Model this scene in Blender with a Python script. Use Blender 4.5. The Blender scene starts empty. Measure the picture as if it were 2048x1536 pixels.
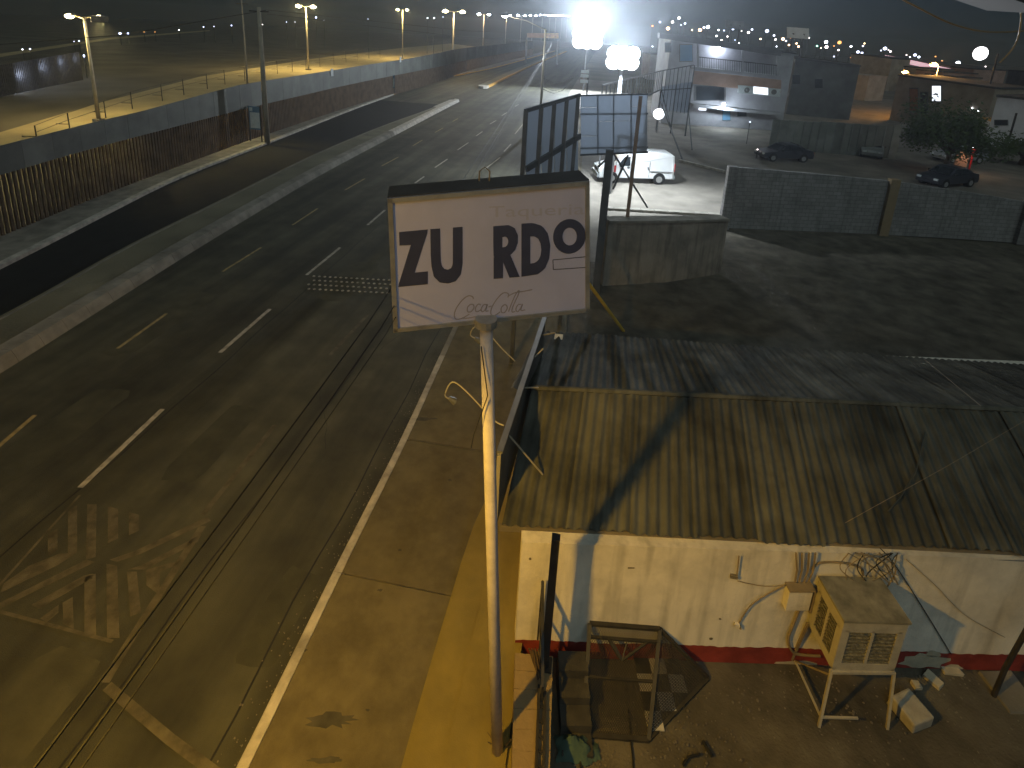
import bpy, bmesh, math, random
import numpy as np
from mathutils import Vector, Matrix
random.seed(7)
R_ = math.radians
SC = bpy.context.scene
COL = SC.collection

# ------------------------------------------------------------------ camera
CAM_H, FPX, PITCH, ROLL, YAW = 9.3, 1100.0, R_(14.8), R_(3.0), R_(8.6)
CX, CY = 1024.0, 62 + 1100.0 * math.tan(R_(14.8))
def _basis():
    fh = Vector((-math.sin(YAW), math.cos(YAW), 0)); r = Vector((math.cos(YAW), math.sin(YAW), 0))
    f = fh * math.cos(PITCH) + Vector((0, 0, -math.sin(PITCH))); u = r.cross(f)
    return r * math.cos(ROLL) + u * math.sin(ROLL), u * math.cos(ROLL) - r * math.sin(ROLL), f
CR, CU, CF = _basis()
CC = Vector((0, 0, CAM_H))
cam_data = bpy.data.cameras.new('camera'); cam = bpy.data.objects.new('camera', cam_data); COL.objects.link(cam)
cam.matrix_world = Matrix(((CR.x, CU.x, -CF.x, CC.x), (CR.y, CU.y, -CF.y, CC.y), (CR.z, CU.z, -CF.z, CC.z), (0, 0, 0, 1)))
cam_data.sensor_width = 36; cam_data.lens = FPX / 2048 * 36
cam_data.shift_y = -(768 - CY) / 2048
cam_data.clip_start = 0.05; cam_data.clip_end = 3000
SC.camera = cam

# ------------------------------------------------------------------ night sky, moon, exposure
MOON_EL, MOON_AZ = R_(50), R_(165)
world = bpy.data.worlds.new('World'); SC.world = world; world.use_nodes = True
nt = world.node_tree; nt.nodes.clear()
sky = nt.nodes.new('ShaderNodeTexSky'); sky.sky_type = 'NISHITA'; sky.sun_disc = False
sky.sun_elevation = MOON_EL; sky.sun_rotation = MOON_AZ; sky.dust_density = 0.0; sky.air_density = 1.0; sky.ozone_density = 6.0
bg = nt.nodes.new('ShaderNodeBackground'); bg.inputs['Strength'].default_value = 0.0022
out = nt.nodes.new('ShaderNodeOutputWorld')
tint = nt.nodes.new('ShaderNodeMix'); tint.data_type = 'RGBA'; tint.blend_type = 'MULTIPLY'; tint.inputs[0].default_value = 1.0; tint.inputs[7].default_value = (0.80, 0.95, 1.0, 1)
nt.links.new(sky.outputs[0], tint.inputs[6]); nt.links.new(tint.outputs[2], bg.inputs[0]); nt.links.new(bg.outputs[0], out.inputs[0])
sun = bpy.data.lights.new('moon', 'SUN'); sun.energy = 0.46; sun.angle = R_(50); sun.color = (0.82, 1.0, 0.95)
sun_o = bpy.data.objects.new('moon', sun); COL.objects.link(sun_o)
sun_o.rotation_euler = Vector((math.sin(MOON_AZ) * math.cos(MOON_EL), math.cos(MOON_AZ) * math.cos(MOON_EL), math.sin(MOON_EL))).to_track_quat('Z', 'Y').to_euler()
vs = SC.view_settings; vs.view_transform = 'Standard'; vs.look = 'None'; vs.exposure = 0; vs.gamma = 1; vs.use_curve_mapping = False
SC.cycles.max_bounces = 3; SC.cycles.volume_bounces = 0; SC.cycles.diffuse_bounces = 2; SC.cycles.glossy_bounces = 2
SC.cycles.sample_clamp_indirect = 3.0; SC.cycles.caustics_reflective = False; SC.cycles.caustics_refractive = False
SC.cycles.use_denoising = True; SC.cycles.use_adaptive_sampling = True; SC.cycles.adaptive_threshold = 0.025; SC.cycles.adaptive_min_samples = 16

# ------------------------------------------------------------------ helpers
def ray(x, y): return CF + CR * ((x - CX) / FPX) - CU * ((y - CY) / FPX)
def at(x, y, z=0.0):
    d = ray(x, y); return CC + d * ((z - CAM_H) / d.z)
def at_depth(x, y, w): return CC + ray(x, y) * w
def depth(p): return (Vector(p) - CC).dot(CF)
def up(p, y):
    v = Vector((p[0], p[1], 0)) - CC; c = CY - y
    return (c * v.dot(CF) - FPX * v.dot(CU)) / (FPX * CU.z - c * CF.z)
def on_plane(x, y, o, n):
    d = ray(x, y); return CC + d * ((o - CC).dot(n) / d.dot(n))
V = Vector
class MB:
    def __init__(s): s.v = []; s.f = []; s.mi = []; s.cur = 0
    def add(s, vs, fs):
        b = len(s.v); s.v += [V(p) for p in vs]; s.f += [tuple(i + b for i in f) for f in fs]; s.mi += [s.cur] * len(fs); return s
    def poly(s, pts): return s.add(pts, [tuple(range(len(pts)))])
    def hexa(s, b, t):  # bottom 4, top 4 counter-clockwise from above
        return s.add(list(b) + list(t), [(3, 2, 1, 0), (4, 5, 6, 7), (0, 1, 5, 4), (1, 2, 6, 5), (2, 3, 7, 6), (3, 0, 4, 7)])
    def box(s, c, d, rz=0.0):
        c = V(c); m = Matrix.Rotation(rz, 3, 'Z'); x, y, z = d[0] / 2, d[1] / 2, d[2] / 2
        q = [(-x, -y), (x, -y), (x, y), (-x, y)]
        return s.hexa([c + m @ V((a, b, -z)) for a, b in q], [c + m @ V((a, b, z)) for a, b in q])
    def par(s, o, ex, ey, ez):
        o, ex, ey, ez = V(o), V(ex), V(ey), V(ez)
        return s.hexa([o, o + ex, o + ex + ey, o + ey], [o + ez, o + ex + ez, o + ex + ey + ez, o + ey + ez])
    def bar(s, p, q, w, h=None, upv=(0, 0, 1)):
        p, q = V(p), V(q); h = h or w; d = (q - p).normalized(); u = V(upv)
        if abs(d.dot(u)) > 0.98: u = V((0, 1, 0))
        a = d.cross(u).normalized(); b = a.cross(d)
        a = a * w / 2; b = b * h / 2
        return s.hexa([p - a - b, q - a - b, q + a - b, p + a - b], [p - a + b, q - a + b, q + a + b, p + a + b])
    def tube(s, pts, r, n=8, cap=True):
        pts = [V(p) for p in pts]; rs = r if isinstance(r, (list, tuple)) else [r] * len(pts); base = len(s.v); rings = []
        for i, p in enumerate(pts):
            d = (pts[min(i + 1, len(pts) - 1)] - pts[max(i - 1, 0)]).normalized()
            u = V((0, 0, 1)) if abs(d.z) < 0.9 else V((0, 1, 0))
            a = d.cross(u).normalized(); b = a.cross(d)
            rings.append([p + (a * math.cos(2 * math.pi * k / n) + b * math.sin(2 * math.pi * k / n)) * rs[i] for k in range(n)])
        vs = [p for rg in rings for p in rg]; fs = []
        for i in range(len(pts) - 1):
            for k in range(n): fs.append((i * n + k, i * n + (k + 1) % n, (i + 1) * n + (k + 1) % n, (i + 1) * n + k))
        if cap: fs.append(tuple(range(n - 1, -1, -1))); fs.append(tuple((len(pts) - 1) * n + k for k in range(n)))
        return s.add(vs, fs)
    def ball(s, c, r, n=10, m=6, sq=(1, 1, 1)):
        c = V(c); vs = [c + V((0, 0, r * sq[2]))]; fs = []
        for i in range(1, m):
            t = math.pi * i / m
            for k in range(n):
                a = 2 * math.pi * k / n; vs.append(c + V((r * sq[0] * math.sin(t) * math.cos(a), r * sq[1] * math.sin(t) * math.sin(a), r * sq[2] * math.cos(t))))
        vs.append(c - V((0, 0, r * sq[2]))); L = len(vs) - 1
        for k in range(n):
            fs.append((0, 1 + k, 1 + (k + 1) % n)); fs.append((L, 1 + (m - 2) * n + (k + 1) % n, 1 + (m - 2) * n + k))
            for i in range(m - 2):
                fs.append((1 + i * n + k, 1 + (i + 1) * n + k, 1 + (i + 1) * n + (k + 1) % n, 1 + i * n + (k + 1) % n))
        return s.add(vs, fs)
    def prism(s, pts, d):  # planar polygon pushed along d
        n = len(pts); d = V(d); pts = [V(p) for p in pts]
        return s.add(pts + [p + d for p in pts], [tuple(range(n - 1, -1, -1)), tuple(range(n, 2 * n))] + [(i, (i + 1) % n, n + (i + 1) % n, n + i) for i in range(n)])
    def sweep(s, path, prof):  # profile of (offset to the right, z) carried along a ground path
        n = len(prof); vs = []; fs = []
        for i, p in enumerate(path):
            p0 = path[max(i - 1, 0)]; p1 = path[min(i + 1, len(path) - 1)]; d = V((p1[0] - p0[0], p1[1] - p0[1], 0)).normalized(); rt = V((d.y, -d.x, 0))
            for o, z in prof: vs.append(V((p[0], p[1], 0)) + rt * o + V((0, 0, z + (p[2] if len(p) > 2 else 0))))
        for i in range(len(path) - 1):
            for k in range(n - 1): fs.append((i * n + k, i * n + k + 1, (i + 1) * n + k + 1, (i + 1) * n + k))
        fs.append(tuple(range(n))); fs.append(tuple((len(path) - 1) * n + k for k in range(n - 1, -1, -1)))
        return s.add(vs, fs)
    def ribbon(s, a, b, z=0.0):
        vs = []; fs = []
        for p, q in zip(a, b): vs += [V((p[0], p[1], z)), V((q[0], q[1], z))]
        for i in range(len(a) - 1): fs.append((2 * i, 2 * i + 1, 2 * i + 3, 2 * i + 2))
        return s.add(vs, fs)
    def mesh(s, name, mats, org, smooth=False):
        me = bpy.data.meshes.new(name); me.from_pydata([p - org for p in s.v], [], s.f)
        for m in (mats if isinstance(mats, (list, tuple)) else [mats]): me.materials.append(M(m))
        for p, i in zip(me.polygons, s.mi): p.material_index = i; p.use_smooth = smooth
        b = bmesh.new(); b.from_mesh(me); bmesh.ops.recalc_face_normals(b, faces=b.faces); b.to_mesh(me); b.free()
        return me
    def build(s, name, mats, parent=None, org=None, smooth=False):
        if parent is not None: o_ = root_loc(parent)
        else: o_ = V(org) if org is not None else V((0, 0, 0))
        ob = bpy.data.objects.new(name, s.mesh(name, mats, o_, smooth)); COL.objects.link(ob)
        if parent is not None: ob.parent = parent
        else: ob.location = o_
        return ob
def root_loc(o):
    while o.parent: o = o.parent
    return o.location.copy()
def tag(o, label, cat, group=None):
    o['label'] = label; o['category'] = cat
    if group: o['group'] = group
    return o
def thing(name, label, cat, loc=(0, 0, 0), group=None):
    o = bpy.data.objects.new(name, None); COL.objects.link(o); o.location = V(loc); o.empty_display_size = 0.2
    return tag(o, label, cat, group)
def struct(o): o['kind'] = 'structure'; return o
def stuff(o): o['kind'] = 'stuff'; return o
def inst(name, me, parent, loc, rot=None):
    o = bpy.data.objects.new(name, me); COL.objects.link(o); o.parent = parent; o.location = loc
    if rot is not None: o.rotation_euler = rot
    return o
def lamp_light(name, kind, loc, power, color, parent=None, radius=0.15, aim=None, cone=None, blend=0.3):
    l = bpy.data.lights.new(name, kind); l.energy = power; l.color = color; l.shadow_soft_size = radius
    o = bpy.data.objects.new(name, l); COL.objects.link(o)
    if parent is not None: o.parent = parent; o.location = V(loc) - root_loc(parent)
    else: o.location = loc
    if kind == 'SPOT':
        l.spot_size = cone; l.spot_blend = blend
        o.rotation_euler = V(aim).to_track_quat('-Z', 'Y').to_euler()
    return o

# ------------------------------------------------------------------ materials
MATS = {}
def M(n): return MATS[n]
def mat(n, col, rough=0.85, var=0.25, scale=3.0, bump=0.0, bscale=40.0, metal=0.0, col2=None, stain=0.0, stscale=0.6, spec=0.3, piece=0.0, streak=0.0, blocks=False):
    m = bpy.data.materials.new(n); m.use_nodes = True; t = m.node_tree; b = t.nodes['Principled BSDF']
    b.inputs['Roughness'].default_value = rough; b.inputs['Metallic'].default_value = metal; b.inputs['Specular IOR Level'].default_value = spec
    geo = t.nodes.new('ShaderNodeNewGeometry')
    nz = t.nodes.new('ShaderNodeTexNoise'); nz.inputs['Scale'].default_value = scale; nz.inputs['Detail'].default_value = 4
    t.links.new(geo.outputs['Position'], nz.inputs['Vector'])
    rp = t.nodes.new('ShaderNodeValToRGB'); rp.color_ramp.elements[0].position = 0.3; rp.color_ramp.elements[1].position = 0.7
    c2 = col2 or tuple(c * (1 + var) for c in col); c1 = tuple(c * (1 - var) for c in col)
    rp.color_ramp.elements[0].color = (*c1, 1); rp.color_ramp.elements[1].color = (*c2, 1)
    t.links.new(nz.outputs['Fac'], rp.inputs['Fac']); last = rp.outputs['Color']
    if stain > 0:
        n2 = t.nodes.new('ShaderNodeTexNoise'); n2.inputs['Scale'].default_value = stscale; n2.inputs['Detail'].default_value = 5; n2.inputs['Roughness'].default_value = 0.65
        t.links.new(geo.outputs['Position'], n2.inputs['Vector'])
        r2 = t.nodes.new('ShaderNodeMapRange'); r2.inputs[1].default_value = 0.42; r2.inputs[2].default_value = 0.68; r2.inputs[3].default_value = 1.0; r2.inputs[4].default_value = 1 - stain
        t.links.new(n2.outputs['Fac'], r2.inputs[0])
        mx = t.nodes.new('ShaderNodeMix'); mx.data_type = 'RGBA'; mx.blend_type = 'MULTIPLY'; mx.inputs[0].default_value = 1
        t.links.new(last, mx.inputs[6]); t.links.new(r2.outputs[0], mx.inputs[7]); last = mx.outputs[2]
    def mul(sock):
        nonlocal last
        mx = t.nodes.new('ShaderNodeMix'); mx.data_type = 'RGBA'; mx.blend_type = 'MULTIPLY'; mx.inputs[0].default_value = 1
        t.links.new(last, mx.inputs[6]); t.links.new(sock, mx.inputs[7]); last = mx.outputs[2]
    if piece > 0:
        oi = t.nodes.new('ShaderNodeObjectInfo'); r3 = t.nodes.new('ShaderNodeMapRange'); r3.inputs[3].default_value = 1 - piece; r3.inputs[4].default_value = 1 + piece * .5
        t.links.new(oi.outputs['Random'], r3.inputs[0]); mul(r3.outputs[0])
    if streak > 0:
        mp = t.nodes.new('ShaderNodeMapping'); mp.inputs['Scale'].default_value = (5.0, 5.0, 0.5); t.links.new(geo.outputs['Position'], mp.inputs[0])
        n4 = t.nodes.new('ShaderNodeTexNoise'); n4.inputs['Scale'].default_value = 1.0; n4.inputs['Detail'].default_value = 4; t.links.new(mp.outputs[0], n4.inputs['Vector'])
        mp.inputs['Scale'].default_value = (7.0, .6, .6) if n == 'roof_sheet' else (5.0, 5.0, .5); r4 = t.nodes.new('ShaderNodeMapRange'); r4.inputs[1].default_value = .5; r4.inputs[2].default_value = .72; r4.inputs[3].default_value = 1; r4.inputs[4].default_value = 1 - streak; t.links.new(n4.outputs['Fac'], r4.inputs[0]); mul(r4.outputs[0])
    if blocks:
        sx_ = t.nodes.new('ShaderNodeSeparateXYZ'); cx_ = t.nodes.new('ShaderNodeCombineXYZ'); t.links.new(geo.outputs['Position'], sx_.inputs[0]); t.links.new(sx_.outputs[0], cx_.inputs[0]); t.links.new(sx_.outputs[2], cx_.inputs[1])
        bk_ = t.nodes.new('ShaderNodeTexBrick'); bk_.inputs['Scale'].default_value = 1.0; bk_.inputs['Brick Width'].default_value = .4; bk_.inputs['Row Height'].default_value = .2; bk_.inputs['Mortar Size'].default_value = .012; bk_.inputs['Color1'].default_value = (1, 1, 1, 1); bk_.inputs['Color2'].default_value = (.8, .8, .8, 1); bk_.inputs['Mortar'].default_value = (.55, .55, .55, 1)
        t.links.new(cx_.outputs[0], bk_.inputs['Vector']); mul(bk_.outputs['Color'])
    t.links.new(last, b.inputs['Base Color'])
    if bump > 0:
        n3 = t.nodes.new('ShaderNodeTexNoise'); n3.inputs['Scale'].default_value = bscale; n3.inputs['Detail'].default_value = 3
        t.links.new(geo.outputs['Position'], n3.inputs['Vector'])
        bp = t.nodes.new('ShaderNodeBump'); bp.inputs['Strength'].default_value = bump; bp.inputs['Distance'].default_value = 0.02
        t.links.new(n3.outputs['Fac'], bp.inputs['Height']); t.links.new(bp.outputs[0], b.inputs['Normal'])
    MATS[n] = m; return m
def emit(n, col, strength):
    m = bpy.data.materials.new(n); m.use_nodes = True; t = m.node_tree; b = t.nodes['Principled BSDF']
    b.inputs['Base Color'].default_value = (*col, 1); b.inputs['Emission Color'].default_value = (*col, 1); b.inputs['Emission Strength'].default_value = strength
    MATS[n] = m; return m
mat('asphalt', (0.068, 0.066, 0.042), 0.8, 0.22, 1.2, 0.5, 60, stain=0.45, stscale=0.35, spec=0.4)
mat('asphalt_old', (0.060, 0.059, 0.039), 0.85, 0.25, 1.5, 0.5, 60, stain=0.3)
mat('asphalt_dark', (0.011, 0.012, 0.011), 0.85, 0.25, 1.5, 0.5, 60, stain=0.2)
mat('patch_pale', (0.074, 0.071, 0.046), 0.85, 0.22, 2, 0.5, 60, stain=0.3)
mat('lot_paving', (0.19, 0.17, 0.14), 0.85, 0.15, 0.8, 0.4, 40, stain=0.35, stscale=0.3)
mat('sidewalk', (0.152, 0.126, 0.066), 0.85, 0.12, 3.5, 0.4, 70, stain=0.34, stscale=1.4, piece=.10)
mat('yellow_steps', (0.24, 0.185, 0.05), 0.8, 0.10, 2.0, 0.3, 60, stain=0.2, stscale=1.2)
mat('kerb_white', (0.50, 0.46, 0.40), 0.8, 0.2, 4.0, 0.3, 50, stain=0.4, stscale=2.5)
mat('kerb_red', (0.22, 0.045, 0.035), 0.8, 0.25, 5.0, 0.3, 50, stain=0.3, stscale=3)
mat('kerb_orange', (0.55, 0.30, 0.06), 0.7, 0.25, 2.0, 0.2, 40)
mat('concrete', (0.26, 0.24, 0.20), 0.9, 0.2, 2.0, 0.5, 40, stain=0.35, stscale=0.8)
mat('paint_white', (0.46, 0.42, 0.35), 0.7, 0.3, 6, 0.2, 60, stain=0.55, stscale=5)
mat('paint_yellow', (0.38, 0.29, 0.13), 0.7, 0.3, 6, 0.2, 60, stain=0.55, stscale=5)
mat('paint_worn', (0.110, 0.096, 0.064), 0.8, 0.3, 4, 0.3, 60, stain=0.4, stscale=3)
mat('dirt', (0.12, 0.105, 0.078), 0.95, 0.3, 1.6, 0.8, 25, stain=0.5, stscale=0.7)
mat('desert', (0.13, 0.115, 0.085), 0.95, 0.3, 0.12, 0.0, 5)
mat('median_dirt', (0.19, 0.175, 0.12), 0.95, 0.3, 0.8, 0.8, 12, stain=0.4, stscale=0.4)
mat('sand', (0.42, 0.34, 0.19), 0.95, 0.15, 0.3, 0.4, 8)
mat('rust_steel', (0.11, 0.075, 0.045), 0.75, 0.35, 1.5, 0.3, 60, metal=0.2)
mat('plate_steel', (0.115, 0.12, 0.105), 0.6, 0.12, 0.8, metal=0.3, stain=0.3, stscale=0.5, piece=.25)
mat('dark_steel', (0.05, 0.047, 0.045), 0.55, 0.3, 4, metal=0.4)
mat('grey_steel', (0.20, 0.205, 0.21), 0.5, 0.2, 3, metal=0.5)
mat('galv_pole', (0.40, 0.37, 0.30), 0.6, 0.15, 2, metal=0.2)
mat('concrete_pole', (0.33, 0.29, 0.22), 0.85, 0.15, 2.0, 0.2, 40)
mat('sign_pole_paint', (0.56, 0.52, 0.56), 0.6, 0.10, 2.5, stain=0.25, stscale=5)
mat('sign_face', (0.58, 0.57, 0.80), 0.45, 0.035, 0.9, spec=0.4, stain=0.10, stscale=1.5)
mat('sign_frame', (0.42, 0.41, 0.40), 0.45, 0.12, 3, metal=0.4, stain=0.3, stscale=4)
mat('sign_ink', (0.058, 0.062, 0.115), 0.5, 0.1, 5)
mat('sign_ghost', (0.50, 0.48, 0.625), 0.5, 0.03, 5)
mat('sign_emboss', (0.34, 0.31, 0.38), 0.5, 0.05, 5)
mat('sign_top', (0.035, 0.035, 0.033), 0.8, 0.3, 3)
mat('white_wall', (0.80, 0.74, 0.64), 0.85, 0.06, 1.5, 0.35, 30, stain=0.25, stscale=1.3, streak=0.28)
mat('red_band', (0.26, 0.04, 0.03), 0.8, 0.25, 3, 0.4, 30, stain=0.3, stscale=2)
mat('plaster_patch', (0.45, 0.40, 0.30), 0.9, 0.2, 5, 0.4, 40)
mat('roof_sheet', (0.125, 0.125, 0.105), 0.95, 0.25, 1.3, 0.2, 40, stain=0.5, stscale=0.8, spec=0.1, piece=0.32, streak=.45)
mat('fascia', (0.20, 0.17, 0.12), 0.8, 0.2, 2, stain=0.3)
mat('facade_panel', (0.16, 0.16, 0.15), 0.7, 0.2, 1.5, stain=0.3)
mat('low_wall_brown', (0.30, 0.22, 0.12), 0.9, 0.2, 2, 0.6, 25, stain=0.35, stscale=2)
mat('cooler_paint', (0.46, 0.42, 0.34), 0.6, 0.12, 3, stain=0.35, stscale=3)
mat('cooler_top', (0.27, 0.25, 0.19), 0.75, 0.25, 3, stain=0.4, stscale=4)
mat('cooler_pad', (0.19, 0.175, 0.13), 0.95, 0.5, 25, 0.8, 60)
mat('cooler_side', (0.42, 0.46, 0.48), 0.6, 0.1, 3)
mat('pipe', (0.26, 0.20, 0.12), 0.6, 0.2, 4)
mat('rubber', (0.018, 0.018, 0.018), 0.7, 0.2, 4)
mat('mesh_steel', (0.055, 0.05, 0.04), 0.6, 0.2, 6, metal=0.3)
mat('tile_white', (0.55, 0.52, 0.46), 0.4, 0.06, 3, stain=0.3, stscale=4)
mat('tile_black', (0.03, 0.03, 0.03), 0.4, 0.2, 3)
mat('block_grey', (0.36, 0.33, 0.27), 0.95, 0.15, 8, 0.6, 50)
mat('gravel', (0.15, 0.13, 0.10), 0.95, 0.3, 8)
mat('steps_shade', (0.05, 0.047, 0.042), 0.9, 0.3, 4, 0.4, 30)
mat('stain', (0.075, 0.068, 0.05), 0.9, 0.3, 4, 0.3, 40)
mat('cmu', (0.30, 0.29, 0.28), 0.9, 0.12, 1.2, 0.4, 30, stain=0.4, stscale=0.6, streak=.3, blocks=True)
mat('low_wall', (0.30, 0.26, 0.21), 0.9, 0.15, 1.2, 0.4, 30, stain=0.4, stscale=0.8, streak=.4)
mat('cloth', (0.06, 0.10, 0.085), 0.95, 0.2, 4)
mat('yellow_pipe', (0.62, 0.42, 0.05), 0.5, 0.1, 3)
mat('brown_post', (0.28, 0.19, 0.13), 0.6, 0.2, 3, metal=0.2)
mat('bb_frame', (0.09, 0.095, 0.10), 0.6, 0.2, 3, metal=0.3)
mat('bb_skin', (0.34, 0.36, 0.38), 0.7, 0.06, 0.8, stain=0.15, stscale=0.8)
mat('bb_back', (0.30, 0.31, 0.33), 0.6, 0.08, 1.0, stain=0.2, stscale=1)
for nm in ('bb_skin', 'bb_back'):
    t = MATS[nm].node_tree; pb_ = t.nodes['Principled BSDF']; tr_ = t.nodes.new('ShaderNodeBsdfTranslucent'); ms_ = t.nodes.new('ShaderNodeMixShader'); ms_.inputs[0].default_value = 0.55; tr_.inputs[0].default_value = (0.5, 0.55, 0.62, 1)
    t.links.new(pb_.outputs[0], ms_.inputs[1]); t.links.new(tr_.outputs[0], ms_.inputs[2]); t.links.new(ms_.outputs[0], t.nodes['Material Output'].inputs['Surface'])
mat('van_paint', (0.74, 0.74, 0.73), 0.35, 0.03, 2, spec=0.5)
mat('dark_paint', (0.03, 0.034, 0.045), 0.3, 0.1, 2, spec=0.5)
mat('grey_paint', (0.22, 0.24, 0.24), 0.35, 0.1, 2, spec=0.5)
mat('glass_dark', (0.02, 0.025, 0.03), 0.08, 0.1, 2, spec=0.6)
mat('rim', (0.5, 0.5, 0.5), 0.4, 0.1, 8, metal=0.7)
mat('tail_red', (0.4, 0.02, 0.02), 0.3, 0.1, 4)
mat('b_grey', (0.33, 0.33, 0.35), 0.9, 0.1, 0.7, stain=0.25)
mat('b_orange', (0.42, 0.27, 0.21), 0.9, 0.1, 0.7, stain=0.25)
mat('b_tan', (0.34, 0.29, 0.22), 0.9, 0.12, 0.7, stain=0.25)
mat('b_white', (0.60, 0.61, 0.62), 0.85, 0.08, 0.7, stain=0.2)
mat('b_dark', (0.14, 0.14, 0.14), 0.9, 0.15, 0.7, stain=0.25)
mat('b_blue', (0.10, 0.22, 0.34), 0.7, 0.1, 1)
mat('roof_dark', (0.07, 0.068, 0.066), 0.9, 0.2, 0.8)
mat('container', (0.20, 0.21, 0.19), 0.7, 0.15, 0.8, stain=0.3, piece=.3)
mat('leaf', (0.055, 0.08, 0.025), 0.8, 0.4, 1.5)
mat('bark', (0.10, 0.075, 0.05), 0.95, 0.3, 5, 0.6, 30)
mat('notice_white', (0.55, 0.60, 0.62), 0.6, 0.1, 3)
mat('notice_blue', (0.12, 0.20, 0.30), 0.6, 0.1, 3)
emit('glow_sodium', (1.0, 0.82, 0.45), 60); emit('glow_white', (0.80, 0.87, 1.0), 60); emit('glow_orange', (1.0, 0.48, 0.12), 60)
emit('glow_flood', (0.86, 0.93, 1.0), 25); MATS['glow_flood'].cycles.emission_sampling = 'NONE'; emit('glow_soft', (0.9, 0.94, 1.0), 3.0); emit('glow_window', (0.85, 0.9, 1.0), 1.6)
emit('glow_sign_white', (1.0, 1.0, 1.0), 5.0); emit('glow_red', (1.0, 0.08, 0.06), 1.2); emit('glow_pink', (1.0, 0.62, 0.70), 0.7)
emit('glow_warm', (1.0, 0.6, 0.25), 0.9); emit('glow_green', (0.2, 1.0, 0.6), 6); emit('glow_blue', (0.60, 0.70, 1.0), 12)
SODIUM = (1.0, 0.56, 0.05); YELLOW = (1.0, 0.76, 0.28); COOL = (0.80, 0.90, 1.0)

# ------------------------------------------------------------------ the ground, the road and the median
def curve(pts, extra=()):
    q = sorted([(p[1], p[0]) for p in pts] + [(b, a) for a, b in extra]); ys = np.array([a for a, _ in q]); xs = np.array([b for _, b in q])
    def f(Y):
        d = max(1.0, 0.10 * abs(Y)); return float(np.mean([np.interp(Y + k * d, ys, xs) for k in (-1, -0.5, 0, 0.5, 1)]))
    return f
P = lambda L, z=0: [at(x, y, z) for x, y in L]
XK = curve(P([(510, 1460), (640, 1190), (805, 870)], 0.13), [(-3.85, -12), (-3.85, 0), (-3.9, 13), (-4.3, 30), (-4.9, 58), (-5.2, 100), (-5.2, 420)])
XM = curve(P([(0, 748), (390, 500), (640, 350), (915, 205)]), [(-13.6, -12), (-14.2, 3), (-18.2, 90), (-19.5, 150), (-19.8, 420)])
XB = curve(P([(0, 640), (88, 593), (249, 498), (361, 444), (625, 312), (762, 254)], 0.1), [(-16.6, -12), (-16.6, 6), (-18.9, 62), (-19.4, 75), (-20.2, 95), (-21.5, 150), (-22, 420)])
XF = curve(P([(30, 525), (350, 360), (545, 285), (700, 222), (870, 160)]), [(-16.5, -12), (-17.8, 0), (-20.2, 12), (-26.8, 130), (-25.8, 230), (-25.8, 420)])
XW = curve(P([(0, 480), (190, 400), (480, 290), (700, 215), (890, 160)]), [(-21.5, 0), (-21, -12), (-29.8, 120), (-29.2, 230), (-29.2, 420)])
def ysteps(a, b):
    L = [a]
    while L[-1] < b: L.append(min(b, L[-1] + max(0.8, 0.07 * abs(L[-1]))))
    return L
def path(f, a, b, off=0.0): return [(f(y) + off, y) for y in ysteps(a, b)]

g = MB(); N = 40; ext = [-560, -400, -300, -160, -100] + list(range(-80, 81, 10)) + [100, 160, 300, 400, 560]
pts = [(x, y + 100, -0.05) for y in ext for x in ext]; n = len(ext)
g.add(pts, [(j * n + i, j * n + i + 1, (j + 1) * n + i + 1, (j + 1) * n + i) for j in range(n - 1) for i in range(n - 1)])
struct(g.build('ground', 'desert'))
road = struct(MB().ribbon(path(XF, -8, 420, -0.2), path(XK, -8, 420, 0.2), 0.0).build('road', 'asphalt'))
struct(MB().ribbon(path(XF, -8, 66, -0.1), path(XB, -8, 66, 0.02), 0.004).build('far_carriageway', 'asphalt_dark'))  # much darker asphalt colour than the main road
t = MATS['asphalt'].node_tree; pbs = t.nodes['Principled BSDF']; src = pbs.inputs['Base Color'].links[0].from_socket; ge = t.nodes.new('ShaderNodeNewGeometry'); mp_ = t.nodes.new('ShaderNodeMapping'); mp_.inputs['Scale'].default_value = (1.1, 0.035, 1); ns = t.nodes.new('ShaderNodeTexNoise'); ns.inputs['Scale'].default_value = 1.0; ns.inputs['Detail'].default_value = 5
rg = t.nodes.new('ShaderNodeMapRange'); rg.inputs[1].default_value = .36; rg.inputs[2].default_value = .64; rg.inputs[3].default_value = .55; rg.inputs[4].default_value = 1.25; mxx = t.nodes.new('ShaderNodeMix'); mxx.data_type = 'RGBA'; mxx.blend_type = 'MULTIPLY'; mxx.inputs[0].default_value = 1
t.links.new(ge.outputs['Position'], mp_.inputs[0]); t.links.new(mp_.outputs[0], ns.inputs['Vector']); t.links.new(ns.outputs['Fac'], rg.inputs[0]); t.links.new(src, mxx.inputs[6]); t.links.new(rg.outputs[0], mxx.inputs[7]); t.links.new(mxx.outputs[2], pbs.inputs['Base Color'])
GW = 0.12
def line_piece(px, name, m, w=GW, z=0.004, par=None):
    a = [at(x, y, z) for x, y in px]; b = MB()
    d = (a[-1] - a[0]).normalized(); rt = V((d.y, -d.x, 0)) * w / 2
    for p, q in zip(a[:-1], a[1:]): b.poly([p - rt, p + rt, q + rt, q - rt])
    return b.build(name, m, par or road)
for px in [[(160, 975), (325, 818)], [(440, 705), (540, 618)], [(613, 550), (680, 495)], [(735, 450), (770, 420)], [(830, 366), (848, 353)], [(870, 335), (895, 318)], [(915, 300), (937, 285)],
           [(952, 272), (965, 263)], [(980, 248), (992, 241)], [(1004, 231), (1014, 225)], [(1030, 213), (1037, 209)]]: line_piece(px, 'lane_dash', 'paint_white')
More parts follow.
